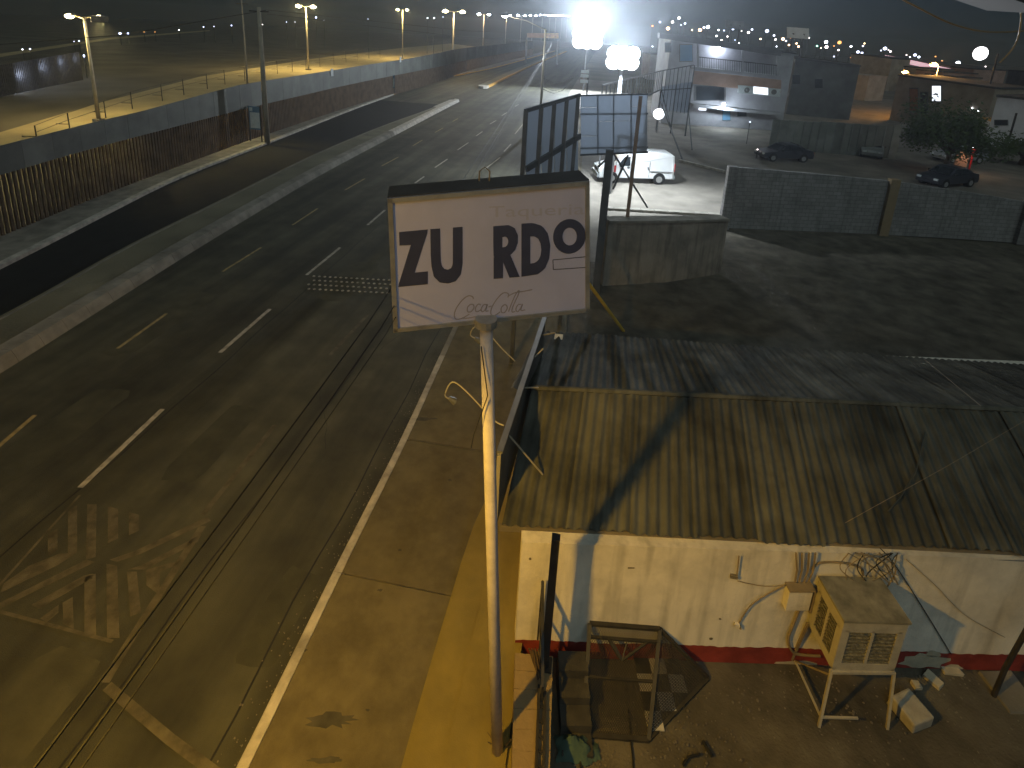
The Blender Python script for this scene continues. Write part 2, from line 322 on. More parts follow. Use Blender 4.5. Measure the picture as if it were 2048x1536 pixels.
for px in [[(-30, 916), (70, 830)], [(235, 697), (333, 627)], [(445, 543), (522, 495)], [(585, 450), (635, 417)], [(690, 380), (730, 357)], [(763, 332), (797, 314)], [(825, 292), (845, 280)], [(870, 265), (886, 256)], [(905, 243), (916, 237)]]:
    line_piece(px, 'yellow_lane_dash', 'paint_yellow', 0.10)
for px in [[(405, 1030), (550, 850)], [(660, 710), (735, 630)], [(890, 690), (915, 652)], [(970, 338), (1000, 315)], [(1008, 303), (1022, 288)], [(1030, 268), (1050, 243)]]: line_piece(px, 'edge_line', 'paint_worn' if px[0][1] > 600 else 'paint_white', 0.11)
line_piece([(210, 1365), (245, 1305), (405, 1052)], 'bay_line', 'paint_worn', 0.13)
line_piece([(214, 1372), (340, 1478), (450, 1560)], 'bay_line', 'paint_worn', 0.12)
line_piece([(0, 1223), (225, 1283)], 'hatch_border_line', 'paint_worn', 0.05, 0.006); line_piece([(-10, 1180), (160, 990)], 'hatch_border_line', 'paint_worn', 0.05, 0.006)
S = lambda x, y: (x / 2.56, 936 + y / 2.56)
hatch = [[(245, 340), (295, 310), (295, 420), (245, 450)], [(348, 215), (395, 190), (395, 430), (348, 440)], [(447, 185), (495, 185), (490, 455), (440, 470)], [(552, 195), (605, 210), (605, 360), (552, 385)], [(660, 225), (712, 240), (712, 320), (660, 345)],
         [(20, 590), (150, 500), (300, 440), (400, 430), (290, 500), (0, 640)], [(0, 690), (160, 610), (440, 470), (490, 480), (160, 640), (0, 720)], [(160, 700), (430, 550), (480, 540), (480, 560), (200, 720)], [(560, 470), (700, 420), (1060, 250), (1080, 270), (720, 440), (600, 480)],
         [(650, 520), (720, 500), (1030, 340), (1010, 380), (740, 520)], [(750, 520), (930, 470), (900, 500), (820, 530), (815, 650), (750, 600)], [(650, 530), (700, 530), (722, 740), (668, 760)], [(545, 490), (600, 500), (612, 870), (548, 870)], [(432, 560), (490, 540), (492, 855), (432, 840)],
         [(320, 690), (372, 660), (378, 825), (325, 800)], [(205, 770), (300, 700), (300, 740), (240, 790)]]
for h in hatch: MB().poly([at(*S(*p), 0.004) for p in h]).build('hatch_stripe', 'paint_worn', road)
# raised reflective studs across one lane
sm = MB(); sm.ball((0, 0, 0), 0.055, 8, 4, (1, 1, 0.45)); sme = sm.mesh('lane_stud', 'paint_white', V((0, 0, 0)), True)
A, B_, C_ = at(628, 553), at(800, 562), at(612, 578)
for r in range(4):
    for c in range(17):
        p = A + (B_ - A) * ((c + 0.5 * (r % 2)) / 16) + (C_ - A) * (r / 3); inst('lane_stud', sme, road, p + V((0, 0, 0.012)))
# patches and tar seams of the carriageway
for k in range(9):
    a = (XK(10) - 0.55, 3 + k * 9); 
seam = MB()
for o, y0, y1 in ((-0.42, -4, 60), (-5.75, 6, 40), (-2.2, 2, 26)):
    pth = [(XK(y) + o + 0.03 * math.sin(y * 1.7), y) for y in ysteps(y0, y1)]; seam.ribbon([(x - 0.012, y) for x, y in pth], [(x + 0.018, y) for x, y in pth], 0.003)
seam.build('tar_seam', 'rubber', road)

random.seed(8)
for (cx, cy, w_, l_, m_) in ((430, 880, .9, 2.4, 'asphalt_old'), (120, 860, 1.1, 3.0, 'asphalt_old'), (560, 1230, .7, 1.6, 'asphalt_old'), (700, 560, 1.2, 3.5, 'patch_pale'), (330, 640, 1.0, 4.0, 'patch_pale'), (820, 420, 1.4, 5, 'asphalt_old'), (60, 1420, 1.0, 1.5, 'patch_pale')):
    c = at(cx, cy); pts = []
    for k in range(16):
        a_ = 2 * math.pi * k / 16; ex_ = (abs(math.cos(a_)) ** .35) * math.copysign(1, math.cos(a_)); ey_ = (abs(math.sin(a_)) ** .35) * math.copysign(1, math.sin(a_)); pts.append(c + V((ex_ * w_ * .5 * random.uniform(.9, 1.08), ey_ * l_ * .5 * random.uniform(.92, 1.06), .0022)))
    MB().poly(pts).build('asphalt_patch', m_, road)
cr_ = MB()
for (x0, y0, ang, n_) in ((650, 900, 1.8, 18), (150, 760, 1.2, 16), (760, 700, 1.5, 20)):
    p = at(x0, y0, .005); a_ = ang
    for k in range(n_):
        a_ += random.uniform(-.5, .5) * .6; q = p + V((math.cos(a_), math.sin(a_), 0)) * random.uniform(.12, .3); d_ = (q - p).normalized(); rt = V((d_.y, -d_.x, 0)) * random.uniform(.002, .005); cr_.poly([p - rt, p + rt, q + rt, q - rt]); p = q
stuff(cr_.build('crack', 'rubber', road))
gg = MB()
for k in range(700):
    y_ = random.uniform(1, 22); p = V((XK(y_) - abs(random.gauss(0, .16)) - .02, y_, .004)); r = random.uniform(.005, .016); gg.ball(p, r, 5, 3, (1, random.uniform(.6, 1.4), .5))
stuff(gg.build('gutter_grit', 'gravel', road))
# median kerbs (two islands with a turning gap between them)
isl = struct(MB().ribbon(path(XB, -8, 62), path(XM, -8, 62, -0.45), 0.22).build('median_island', 'median_dirt'))
kp = [(0.0, 0.0), (-0.06, 0.16), (-0.16, 0.34), (-0.62, 0.36), (-0.66, 0.0)]
ks = ysteps(-6, 70); 
for i in range(len(ks) - 1):
    MB().sweep([(XM(y), y) for y in (ks[i] + 0.012, ks[i + 1])], kp).build('kerb_stone', 'kerb_white' if ks[i] > 44 else 'concrete', isl)
MB().sweep(path(XB, -6, 62), [(0.0, 0.0), (0.0, 0.2), (0.22, 0.24), (0.24, 0.0)]).build('back_kerb', 'concrete', isl)
nose = MB(); 
nose.prism([(XM(62) - 0.5, 62, 0), (XB(62), 62, 0), (XB(69) + .1, 69, 0), (XM(70) - 0.3, 70.2, 0), (XM(70) - 0.45, 69.6, 0)], (0, 0, 0.30)); nose.build('island_nose', 'kerb_white', isl)
isl2 = struct(MB().ribbon(path(XB, 90, 300, -0.2), path(XM, 90, 300, -0.3), 0.2).build('median_island', 'median_dirt'))
n2 = MB(); n2.prism([(XM(88), 90, 0), (XM(88), 88.4, 0), (XM(88) - 0.5, 87.6, 0), (XM(88) - 1.3, 88.0, 0), (XB(90), 90, 0)], (0, 0, 0.4)); n2.build('island_nose', 'kerb_white', isl2)
MB().sweep(path(XM, 90, 300), [(0, 0), (-0.05, 0.3), (-0.4, 0.32), (-0.4, 0)]).build('painted_kerb', 'kerb_orange', isl2)
# far side: kerb and pavement in front of the border fence
fw = struct(MB().ribbon(path(XW, -6, 300, -0.6), path(XF, -6, 300, -0.25), 0.13).build('far_pavement', 'concrete'))
fk = ysteps(-6, 300)
for i in range(len(fk) - 1):
    MB().sweep([(XF(y), y) for y in (fk[i] + 0.01, fk[i + 1])], [(0, 0), (0, 0.15), (-0.28, 0.16), (-0.28, 0)]).build('kerb_stone', 'kerb_orange' if fk[i] > 70 else 'kerb_white', fw)
# near side: pavement in cast bays, kerb in painted lengths, yellow steps
XS = lambda y: -0.42 + 0.0 * y
pav = struct(MB().box((-2.0, 3, -0.04), (3.3, 18, 0.08)).build('near_pavement', 'concrete'))
bays = [-5, -1.2, 1.6, 4.02, 6.9, 10.2, 13.6, 17, 21, 25.5, 30, 36, 42, 50, 58, 68]
YL = curve(P([(960, 1000), (880, 1265), (800, 1530)], 0.13), [(-1.3, -6), (-0.6, 12), (-0.45, 14), (-.45, 80)])
for a, b in zip(bays[:-1], bays[1:]):
    ys = [a + 0.012] + [y for y in np.linspace(a, b, 5)[1:-1]] + [b]
    q = MB(); L = [(XK(y) + 0.17, y) for y in ys]; Rr = [(-0.40 if y < 16 else -0.40 - 0.02 * (y - 16), y) for y in ys]
    q.ribbon(L, Rr, 0.13); q.build('pavement_bay', 'sidewalk', pav)
    k = MB(); k.sweep([(XK(y), y) for y in ys], [(0, 0), (0.01, 0.12), (0.03, 0.138), (0.165, 0.138), (0.165, 0)])
    k.build('kerb_stone', 'kerb_red' if b < 4.5 else ('kerb_white' if b < 14 or a > 30 else 'concrete'), pav)
random.seed(15)
for (cx, cy, rx, ry) in ((660, 1440, 55, 17), (655, 1520, 40, 8), (845, 838, 30, 4), (760, 1180, 6, 3), (610, 1300, 7, 4), (900, 960, 5, 3), (800, 1100, 4, 3), (735, 1420, 5, 3)):
    pts = []
    for k in range(22):
        a_ = 2 * math.pi * k / 22; f_ = random.uniform(.55, 1.1); pts.append(at(cx + rx * f_ * math.cos(a_), cy + ry * f_ * math.sin(a_), .133))
    MB().poly(pts).build('stain', 'stain', pav)
# painted yellow strips beside the building
yt = thing('painted_step', 'long low ochre yellow painted step strips beside the sign pole', 'steps', (-0.9, 5, 0.13))
for i, (f0, f1, hgt) in enumerate([(0.0, 0.40, 0.02), (0.40, 0.72, 0.085), (0.72, 1.0, 0.15)]):
    ys = np.linspace(-0.5, 9.9, 14); b = MB()
    lo = [YL(y) + (-0.42 - YL(y)) * f0 for y in ys]; hi = [YL(y) + (-0.42 - YL(y)) * f1 for y in ys]
    vs_ = []; 
    for y, l, h in zip(ys, lo, hi): vs_ += [(l + 0.004, y, 0.131), (l + 0.004, y, 0.13 + hgt), (h, y, 0.13 + hgt), (h, y, 0.131)]
    fs_ = []
    for j in range(len(ys) - 1):
        for k in range(4): fs_.append((4 * j + k, 4 * j + (k + 1) % 4, 4 * j + 4 + (k + 1) % 4, 4 * j + 4 + k))
    fs_ += [(0, 1, 2, 3), tuple(4 * (len(ys) - 1) + k for k in (3, 2, 1, 0))]
    b.add(vs_, fs_).build('step_strip', 'yellow_steps', yt)
# the two lots to the right
lot = struct(MB().poly([(-0.9, 21.6, -0.004), (5.2, 21.9, -0.004), (7.0, 28.9, -0.004), (22.5, 31, -0.004), (60, 36, -0.004), (60, 120, -0.004), (-5.2, 120, -0.004), (-4.9, 60, -0.004), (-2.2, 30, -0.004)]).build('parking_lot', 'lot_paving'))
yd = MB(); nx, ny = 70, 60
for j in range(ny + 1):
    for i in range(nx + 1):
        x = -0.38 + 26 * i / nx; y = -2 + 32 * j / ny; zz = 0.03 * math.sin(x * 2.1 + y) * math.sin(y * 1.7 - x * .6) + random.uniform(-0.012, 0.012)
        yd.v.append(V((x, y, -0.008 + zz * (1 if x > 0.3 else 0.2))))
YB = lambda x: float(np.interp(x, [-1, 5.2, 7, 22.5, 26], [21.6, 21.9, 28.9, 31, 31.5])) + .25
yd.f = [(j * (nx + 1) + i, j * (nx + 1) + i + 1, (j + 1) * (nx + 1) + i + 1, (j + 1) * (nx + 1) + i) for j in range(ny) for i in range(nx) if -2 + 32 * j / ny < YB(-0.38 + 26 * i / nx)]; yd.mi = [0] * len(yd.f)
struct(yd.build('yard_ground', 'dirt', smooth=True))
sand_l = P([(-60, 320), (0, 302), (200, 246), (400, 192), (620, 142), (800, 110), (900, 98)]); sand_u = P([(-60, 282), (0, 264), (200, 205), (400, 153), (620, 118), (800, 96), (900, 87)])
struct(MB().ribbon([(XW(min(p.y, 200)) - 0.7, p.y) for p in sand_l], sand_u, -0.02).build('patrol_road', 'sand'))
fr_l = P([(-40, 120), (220, 79), (420, 62)]); fr_u = P([(-40, 113), (220, 75), (420, 60)])
struct(MB().ribbon(fr_l, fr_u, -0.02).build('far_road', 'sand'))

# ------------------------------------------------------------------ border fence on the left
def fence_top(y): return float(np.interp(y, [10, 17.4, 27, 37, 55, 78, 104, 230], [3.7, 3.76, 3.95, 4.45, 4.45, 4.64, 5.2, 5.6]))
bf = thing('border_fence', 'long rusty steel bollard fence with grey plate along its top, beyond the road', 'fence', (XW(17), 17, 0))
fl = root_loc(bf); sl = MB().box((0, 0, 1.36), (0.085, 0.12, 2.72)).mesh('slat', 'rust_steel', V((0, 0, 0)))
y = 11.5; cnt = 0; far = MB()
while y < 235:
    if cnt < 170: inst('slat', sl, bf, V((XW(y), y, 0)) - fl)
    else: far.box((XW(y), y, 1.36), (0.085, 0.13, 2.72))
    cnt += 1; y += 0.245 if y < 120 else 0.5
stuff(far.build('distant_slats', 'rust_steel', bf))
y = 11.0; k = 0
while y < 230:
    L = 1.62 if y < 90 else 3.2; a = V((XW(y + 0.015), y + 0.015, 0)); b = V((XW(y + L), y + L, 0)); t0, t1 = fence_top(y), fence_top(y + L)
    d = (b - a).normalized(); nn = V((d.y, -d.x, 0)) * 0.03; oo = nn * (random.uniform(2.3, 2.9))
    if not (24.0 < y < 25.4):
        MB().hexa([a + oo + V((0, 0, 2.62)), b + oo + V((0, 0, 2.62)), b + oo - nn + V((0, 0, 2.62)), a + oo - nn + V((0, 0, 2.62))], [a + oo + V((0, 0, t0)), b + oo + V((0, 0, t1)), b + oo - nn + V((0, 0, t1)), a + oo - nn + V((0, 0, t0))]).build('plate_panel', 'plate_steel', bf)
    y += L; k += 1
MB().tube([(XW(y) - 0.02, y, 2.72) for y in ysteps(11.5, 230)], 0.05, 6).build('top_rail', 'rust_steel', bf)
for (x, yy) in ((664, 145), (801, 119)):
    yq = [y_ for y_ in np.arange(20, 120, .25) if abs(((lambda v: CX + FPX * v.dot(CR) / v.dot(CF))(V((XW(y_), y_, 3.4)) - CC)) - x) < 4][0]; c = on_plane(x, yy, V((XW(yq) + .14, yq, 0)), V((1, 0, 0))); MB().box(c, (.03, .55, .75)).build('notice', 'notice_white', bf)
# second, lighter wire fence behind it
wf = thing('wire_fence', 'thin wire fence with leaning top arms beside the sandy patrol strip', 'fence', at(75, 285))
wl = root_loc(wf); pxs = [(75, 285), (140, 260), (212, 236), (265, 218), (325, 202), (368, 190), (415, 178), (450, 169), (490, 162), (525, 154), (555, 148), (585, 143), (612, 138), (640, 134), (668, 130), (692, 125), (715, 121), (738, 117), (760, 114)]
tops = []
for x, yy in pxs:
    p = at(x, yy); hh = up(p, yy - 34 + max(0, (x - 300)) * 0.03); tops.append(p + V((0, 0, hh)))
    b = MB(); b.tube([p, p + V((0, 0, hh))], 0.045, 6); b.bar(p + V((0, 0, hh * 0.35)), p + V((-0.9, -0.25, hh * 0.35)), 0.05); b.build('post', 'dark_steel', wf)
for f in (1.0, 0.6): MB().tube([V((t.x, t.y, t.z * f)) for t in tops], 0.018, 4).build('wire', 'dark_steel', wf)

# ------------------------------------------------------------------ street lamps along the border
def street_lamp(base, htop, label, power, m='glow_sodium', color=YELLOW, arm=0.9, size=1.0, spot=None, group=None, visor=False, pole_r=0.11, single=False, pm='galv_pole'):
    base = V(base); t = thing('street_lamp', label, 'street lamp', base, group)
    MB().tube([base, base + V((0, 0, htop * 0.5)), base + V((0, 0, htop))], [pole_r, pole_r * 0.8, pole_r * 0.55], 10).build('pole', pm, t, smooth=True)
    MB().box(base + V((0, 0, 0.12)), (pole_r * 4, pole_r * 4, 0.24)).build('base_plate', 'concrete', t)
    for sx in ((-1,) if single else (-1, 1)):
        e = base + V((sx * arm, 0.15 * sx, htop + 0.18)); MB().tube([base + V((0, 0, htop - 0.05)), base + V((sx * arm * 0.5, 0, htop + 0.1)), e], 0.045, 6).build('arm', pm, t)
        h = MB(); h.box(e + V((sx * 0.3 * size, 0, 0.04)), (0.75 * size, 0.34 * size, 0.14 * size)); hd = h.build('lamp_head', 'grey_steel', t)
        MB().ball(e + V((sx * 0.32 * size, 0, -0.05 * size)), 0.33 * size, 10, 6, (1.1, 0.8, 0.55)).build('lens', m, hd, smooth=True)
        if power:
            if visor and sx == 1:
                vd = V(spot[1]) - e; vd.z = 0; vd.normalize(); vl = V((-vd.y, vd.x, 0)); vq = e + V((0.3, 0, -0.28 * size)) + vd * 0.45
                MB().par(vq - vl * 0.6 + V((0, 0, -0.45 * math.tan(R_(17.5)))), vl * 1.2, vd * 0.02, (0, 0, 0.5)).build('visor', 'grey_steel', hd)  # added plate that keeps this spot's light off the near road
            if spot is not None and sx == 1: lamp_light('lamp_light', 'SPOT', e + V((0.3, 0, -0.28 * size)), spot[0], color, t, 0.04, V(spot[1]) - e, R_(spot[2]), 0.6)
            else: lamp_light('lamp_light', 'POINT', e + V((sx * 0.32, 0, -0.3 * size)), power, color, t, 0.15)
    return t
def lamp_px(bx, by, ty, *a, **k):
    p = at(bx, by); return street_lamp(p, up(p, ty), *a, **k)
lamp_px(198, 243, 37, 'tall twin-headed street lamp nearest the left edge, beside the sandy strip', 2600, spot=(24000, (-25.5, 29, 0), 70), visor=True, size=1.0, pole_r=0.16)
lamp_px(617, 140, 14, 'twin-headed street lamp behind the grey fence plates, second from the left', 5200, size=1.6, pole_r=0.2)
lamp_px(805, 118, 20, 'slender twin-headed street lamp above the fence, third from the left', 6000, size=1.3, pole_r=0.2)
lamp_px(905, 150, 24, 'twin-headed street lamp standing in front of the fence at the far kerb', 2500, size=1.6, arm=1.2, pole_r=0.22, color=(1.0, 0.72, 0.35))
lamp_px(965, 112, 29, 'lit twin-headed street lamp where the fence bends, fifth from the left', 3000, m='glow_white', size=1.8, arm=1.2, pole_r=0.2, color=(1.0, 0.6, 0.3))
lamp_px(1010, 96, 31, 'lit street lamp just left of the long lamp arm', 3000, m='glow_white', size=2.0, arm=1.4, pole_r=0.22, color=(1.0, 0.6, 0.3))
for i, (x, by, ty) in enumerate([(1040, 90, 31), (1063, 86, 31), (1082, 83, 30), (1097, 80, 31), (1109, 79, 31), (1121, 77, 31), (1132, 76, 32)]):
    lamp_px(x, by, ty, 'small far street lamp in the row receding beside the road', 0, m='glow_white', size=2.6, arm=1.6, pole_r=0.2, group='far street lamps receding along the road')
# poles, notice boards on the far pavement
p = at(535, 288); cp = thing('utility_pole', 'thick bare concrete utility pole standing at the far kerb by the fence', 'pole', p); hh = up(p, 14)
MB().tube([p, p + V((0, 0, hh * .5)), p + V((0, 0, hh))], [0.21, 0.17, 0.13], 12).build('shaft', 'concrete_pole', cp, smooth=True)
MB().box(p + V((0, 0, hh - 0.3)), (1.5, 0.09, 0.09)).build('cross_arm', 'dark_steel', cp)
for dx in (-0.6, 0, 0.6): MB().tube([p + V((dx, 0, hh - 0.26)), p + V((dx, 0, hh - 0.08))], 0.04, 6).build('insulator', 'grey_steel', cp)
p = at(495, 168); sp = thing('utility_pole', 'thin tall wooden pole rising behind the fence plates', 'pole', p); hh = up(p, 0)
MB().tube([p, p + V((0, 0, hh))], [0.14, 0.09], 8).build('shaft', 'concrete_pole', sp, smooth=True); MB().box(p + V((0, 0, hh - 0.5)), (1.8, 0.1, 0.1)).build('cross_arm', 'bark', sp)
for b, ty, lab in (((513, 286), 212, 'blue and white notice board on legs beside the concrete pole'), ((783, 190), 150, 'small pale notice board on two legs, far along the fence')):
    p = at(*b); t = thing('notice_board', lab, 'notice board', p); hh = up(p, ty); w = 0.95
    for dx in (-w / 2, w / 2): MB().tube([p + V((dx, 0, 0)), p + V((dx, 0, hh))], 0.05, 6).build('leg', 'dark_steel', t)
    f = MB().box(p + V((0, 0, hh * 0.68)), (w, 0.07, hh * 0.62)).build('panel', 'notice_blue', t)
    MB().box(p + V((0.04, -0.045, hh * 0.62)), (w * 0.8, 0.02, hh * 0.42)).build('sheet', 'notice_white', f)
    MB().box(p + V((-0.25, -0.045, hh * 0.91)), (w * 0.25, 0.02, hh * 0.1)).build('sheet', 'notice_white', f)
p = at(769, 188); t = thing('information_board', 'dark backed board on a post next to the small pale notice board', 'notice board', p); hh = up(p, 150)
MB().box(p + V((0, 0, hh * .66)), (1.0, 0.08, hh * .66)).build('panel', 'dark_steel', t); MB().tube([p, p + V((0, 0, hh * .4))], 0.06, 6).build('leg', 'dark_steel', t)
for k, (a, b, lab) in enumerate([(((535, 20), 42), ((1045, 66), 150), 'upper faint overhead line running from the concrete pole along the fence'), (((535, 28), 42), ((1040, 80), 150), 'lower faint overhead line running from the concrete pole along the fence'), (((-40, 92), 45), ((535, 20), 42), 'faint overhead line from the left edge to the concrete pole')]):
    p, q = at_depth(*a[0], a[1]), at_depth(*b[0], b[1]); tag(MB().tube([p, p.lerp(q, .5) - V((0, 0, .5)), q], .022, 5).build('overhead_line', 'dark_steel', None, p), lab, 'cable', 'overhead lines beyond the road')
# lit slatted barrier far beyond the strip on the left
a, b = at(-30, 200), at(165, 160); t = thing('far_slat_barrier', 'distant slatted barrier lit from behind at the left edge', 'fence', a); n = 60
hA, hB = up(a, 137), up(b, 104); d = (b - a)
bm_ = MB()
for k in range(n + 1):
    q = a + d * (k / n); hgt = hA + (hB - hA) * k / n; MB().box(q + V((0, 0, hgt / 2)), (0.12, 0.12, hgt)).build('slat', 'dark_steel', t)
dn = d.normalized()
for k, (x, yy) in enumerate([(14, 152), (58, 136), (98, 126), (134, 118), (168, 112)]):
    q = at_depth(x, yy, depth(a + d * ((x + 30) / 195)) + 1.2); tt = thing('barrier_lamp', ['bright bluish lamp behind the slats, nearest the left edge', 'bluish lamp behind the slats, second from the left edge', 'bluish lamp behind the slats, third from the left edge', 'dim lamp behind the slats, fourth from the left edge', 'dimmest small lamp at the right end of the slat barrier'][k], 'lamp', V((q.x, q.y, 0)))
    MB().tube([(q.x, q.y, 0), (q.x, q.y, q.z)], 0.06, 6).build('post', 'dark_steel', tt); MB().ball(q, 0.26 - k * 0.035, 8, 6, (0.7, 0.7, 1.3)).build('globe', 'glow_blue', tt, smooth=True)
    lamp_light('lamp_light', 'POINT', q + V((0.3, -0.5, 0.1)), [360, 300, 220, 110, 60][k], (0.6, 0.72, 1.0), tt, 0.2)

# ------------------------------------------------------------------ the sodium lamp that lights the near street (its pole stands just out of the picture)
nl = thing('street_lamp', 'warm sodium street lamp over the near pavement, out of the picture to the left', 'street lamp', (-4.0, -3.2, 0.0))
MB().tube([(-4.0, -3.2, 0.0), (-4.0, -3.2, 4), (-4.0, -3.2, 8.0)], [0.13, 0.11, 0.08], 10).build('pole', 'concrete_pole', nl, smooth=True)
MB().tube([(-4.0, -3.2, 7.9), (-4.0, -2.4, 7.98), (-4.0, 0.1, 8.0)], 0.04, 8).build('arm', 'galv_pole', nl)
hd = MB().box((-4.0, 0.4, 8.0), (0.3, 0.7, 0.14)).build('lamp_head', 'grey_steel', nl)
MB().ball((-4.0, 0.45, 7.91), 0.13, 10, 6, (0.9, 1.4, 0.5)).build('lens', 'glow_orange', hd, smooth=True)
lamp_light('lamp_light', 'SPOT', (-4.0, 0.5, 7.85), 4300, SODIUM, nl, 0.12, (0.0, 0.0, -1), R_(150), 0.3)
lamp_light('lamp_light', 'POINT', (-4.0, 0.5, 7.86), 560, SODIUM, nl, 0.12)

# ------------------------------------------------------------------ big sign on its pole
SB = at(995, 1508, 0.2); sg = thing('pole_sign', 'large boxed sign reading ZURDO on a tall pale pole beside the pavement', 'sign', SB)
e1 = V((math.cos(R_(19)), math.sin(R_(19)), 0)); sn = V((e1.y, -e1.x, 0)); TLp = at_depth(775, 396, 5.12)
SP = lambda x, y, off=0.0: on_plane(x, y, TLp + sn * off, sn)
cTL, cTR, cBR, cBL = SP(775, 396), SP(1178, 361), SP(1178, 622), SP(787, 663); dep = -sn * 0.36
b = MB(); b.add([cTL, cTR, cBR, cBL, cTL + dep, cTR + dep, cBR + dep, cBL + dep], [(3, 2, 6, 7), (0, 3, 7, 4), (1, 2, 6, 5), (4, 5, 6, 7)]); box = b.build('cabinet', 'sign_frame', sg)
MB().prism([cTL, cTR, cTR + dep, cTL + dep], (0, 0, 0.012)).build('cabinet_lid', 'sign_top', sg)
face = MB().prism([cTL, cTR, cBR, cBL], sn * 0.006).build('face', 'sign_face', sg)
def trim(p, q, w, name='trim'):
    d = (q - p).normalized(); u = sn.cross(d).normalized() * w; return MB().par(p + sn * 0.005, q - p, u, sn * 0.022).build(name, 'sign_frame', sg)
trim(cTL, cTR, -0.045); trim(cBL, cBR, 0.04); trim(cTL, cBL, 0.045); trim(cTR, cBR, -0.04)
Z4 = lambda x, y: (700 + x / 3.4133, 320 + y / 3.4133)
def SL(x, y, off=0.0065): return SP(*Z4(x, y), off)
def letter(name, polys): 
    m = MB()
    for pl in polys: m.prism([SL(*p) for p in pl], sn * 0.004)
    return m.build(name, 'sign_ink', sg)
letter('letter_Z', [[(335, 492), (530, 474), (527, 500), (415, 580), (338, 583)], [(527, 500), (441, 768), (333, 846), (415, 580)], [(441, 768), (532, 760), (531, 847), (330, 866), (333, 846)]])
def loop(pts, n=44):
    P_ = [V((x, y)) for x, y in pts]; P_.append(P_[0]); L = [0]
    for a, b in zip(P_[:-1], P_[1:]): L.append(L[-1] + (b - a).length)
    o = []
    for k in range(n):
        t = L[-1] * k / n; i = max(j for j in range(len(L) - 1) if L[j] <= t); f = (t - L[i]) / max(1e-6, L[i + 1] - L[i]); o.append(P_[i].lerp(P_[i + 1], f))
    return o
def ring_letter(name, outer, inner, n=44, extra=()):
    o, i = loop(outer, n), loop(inner, n); m = MB()
    for k in range(n):
        a, b, c, d = o[k], o[(k + 1) % n], i[(k + 1) % n], i[k]; m.prism([SL(*p) for p in (a, b, c, d)], sn * 0.004)
    for pl in extra: m.prism([SL(*p) for p in pl], sn * 0.004)
    return m.build(name, 'sign_ink', sg)
uo = [(548, 472), (551, 650), (556, 725), (572, 795), (612, 835), (670, 842), (722, 826), (757, 780), (768, 705), (768, 600), (768, 456)]
ui = [(615, 467), (618, 640), (620, 690), (627, 722), (642, 742), (668, 749), (690, 738), (700, 715), (702, 690), (702, 600), (702, 461)]
m = MB()
for k in range(len(uo) - 1): m.prism([SL(*p) for p in (uo[k], uo[k + 1], ui[k + 1], ui[k])], sn * 0.004)
m.build('letter_U', 'sign_ink', sg)
ring_letter('letter_R', [(978, 452), (1085, 444), (1124, 464), (1146, 512), (1145, 565), (1128, 612), (1095, 648), (1046, 660), (980, 664), (978, 560)], [(1040, 526), (1058, 521), (1072, 530), (1080, 545), (1080, 562), (1074, 580), (1062, 592), (1048, 596), (1040, 597), (1040, 560)], 40,
            [[(980, 664), (1046, 660), (1044, 806), (980, 811)], [(1046, 660), (1095, 648), (1158, 797), (1088, 802), (1046, 700)]])
ring_letter('letter_D', [(1170, 434), (1250, 430), (1312, 450), (1350, 500), (1367, 580), (1360, 670), (1330, 742), (1280, 780), (1170, 796), (1170, 610)], [(1230, 521), (1258, 520), (1284, 536), (1300, 570), (1306, 612), (1300, 655), (1284, 686), (1258, 703), (1230, 708), (1230, 615)], 44)
ang = [2 * math.pi * k / 44 - 2.2 for k in range(44)]
ring_letter('letter_O', [(1497 + 111 * math.cos(a), 521 + 118 * math.sin(a) - 0.05 * 111 * math.cos(a)) for a in ang], [(1499 + 49 * math.cos(a), 522 + 61 * math.sin(a)) for a in ang])
def stroke(m, pts, w):
    q = [SL(*p) for p in pts]
    for a, b in zip(q[:-1], q[1:]): m.bar(a, b, w, 0.003, sn)
m = MB(); stroke(m, [(1385, 682), (1612, 660), (1612, 733), (1388, 748), (1385, 682)], 0.008); m.build('price_box', 'sign_ink', sg)
def smooth(pts, k=6):
    o = []; n = len(pts)
    for i in range(n - 1):
        p0, p1, p2, p3 = [np.array(pts[j], float) for j in (max(i - 1, 0), i, i + 1, min(i + 2, n - 1))]
        for t in np.arange(k) / k: o.append(tuple(0.5 * (2 * p1 + (p2 - p0) * t + (2 * p0 - 5 * p1 + 4 * p2 - p3) * t * t + (3 * p1 - p0 - 3 * p2 + p3) * t ** 3)))
    return o + [tuple(pts[-1])]
m = MB()
for st in [[(842, 950), (835, 932), (805, 928), (765, 958), (727, 1010), (712, 1058), (726, 1086), (765, 1080), (815, 1052)], [(822, 985), (803, 1005), (803, 1034), (824, 1036), (845, 1012), (842, 988), (822, 985)],
           [(893, 990), (875, 984), (856, 1012), (864, 1036), (895, 1022)], [(932, 988), (912, 988), (895, 1018), (905, 1036), (924, 1018), (938, 985), (926, 1030), (946, 1028)], [(945, 1003), (966, 997)],
           [(1078, 938), (1080, 912), (1045, 908), (1002, 950), (967, 1010), (962, 1050), (985, 1062), (1025, 1036)], [(1052, 988), (1033, 1008), (1034, 1038), (1054, 1041), (1073, 1012), (1066, 990), (1052, 988)],
           [(1082, 1035), (1102, 982), (1128, 922), (1152, 890), (1150, 915), (1112, 1000), (1106, 1036), (1128, 1034)], [(1168, 985), (1147, 988), (1132, 1018), (1143, 1036), (1163, 1014), (1178, 983), (1166, 1026), (1196, 1022)],
           [(1085, 925), (1130, 905), (1185, 896), (1245, 884)], [(765, 1080), (815, 1078), (880, 1062)]]:
    stroke(m, smooth(st), 0.011)
m.build('script_lettering', 'sign_emboss', sg)
cu = bpy.data.curves.new('ghost', 'FONT'); cu.body = 'Taqueria'; cu.size = 1.0; cu.resolution_u = 3; to = bpy.data.objects.new('ghost', cu); COL.objects.link(to)
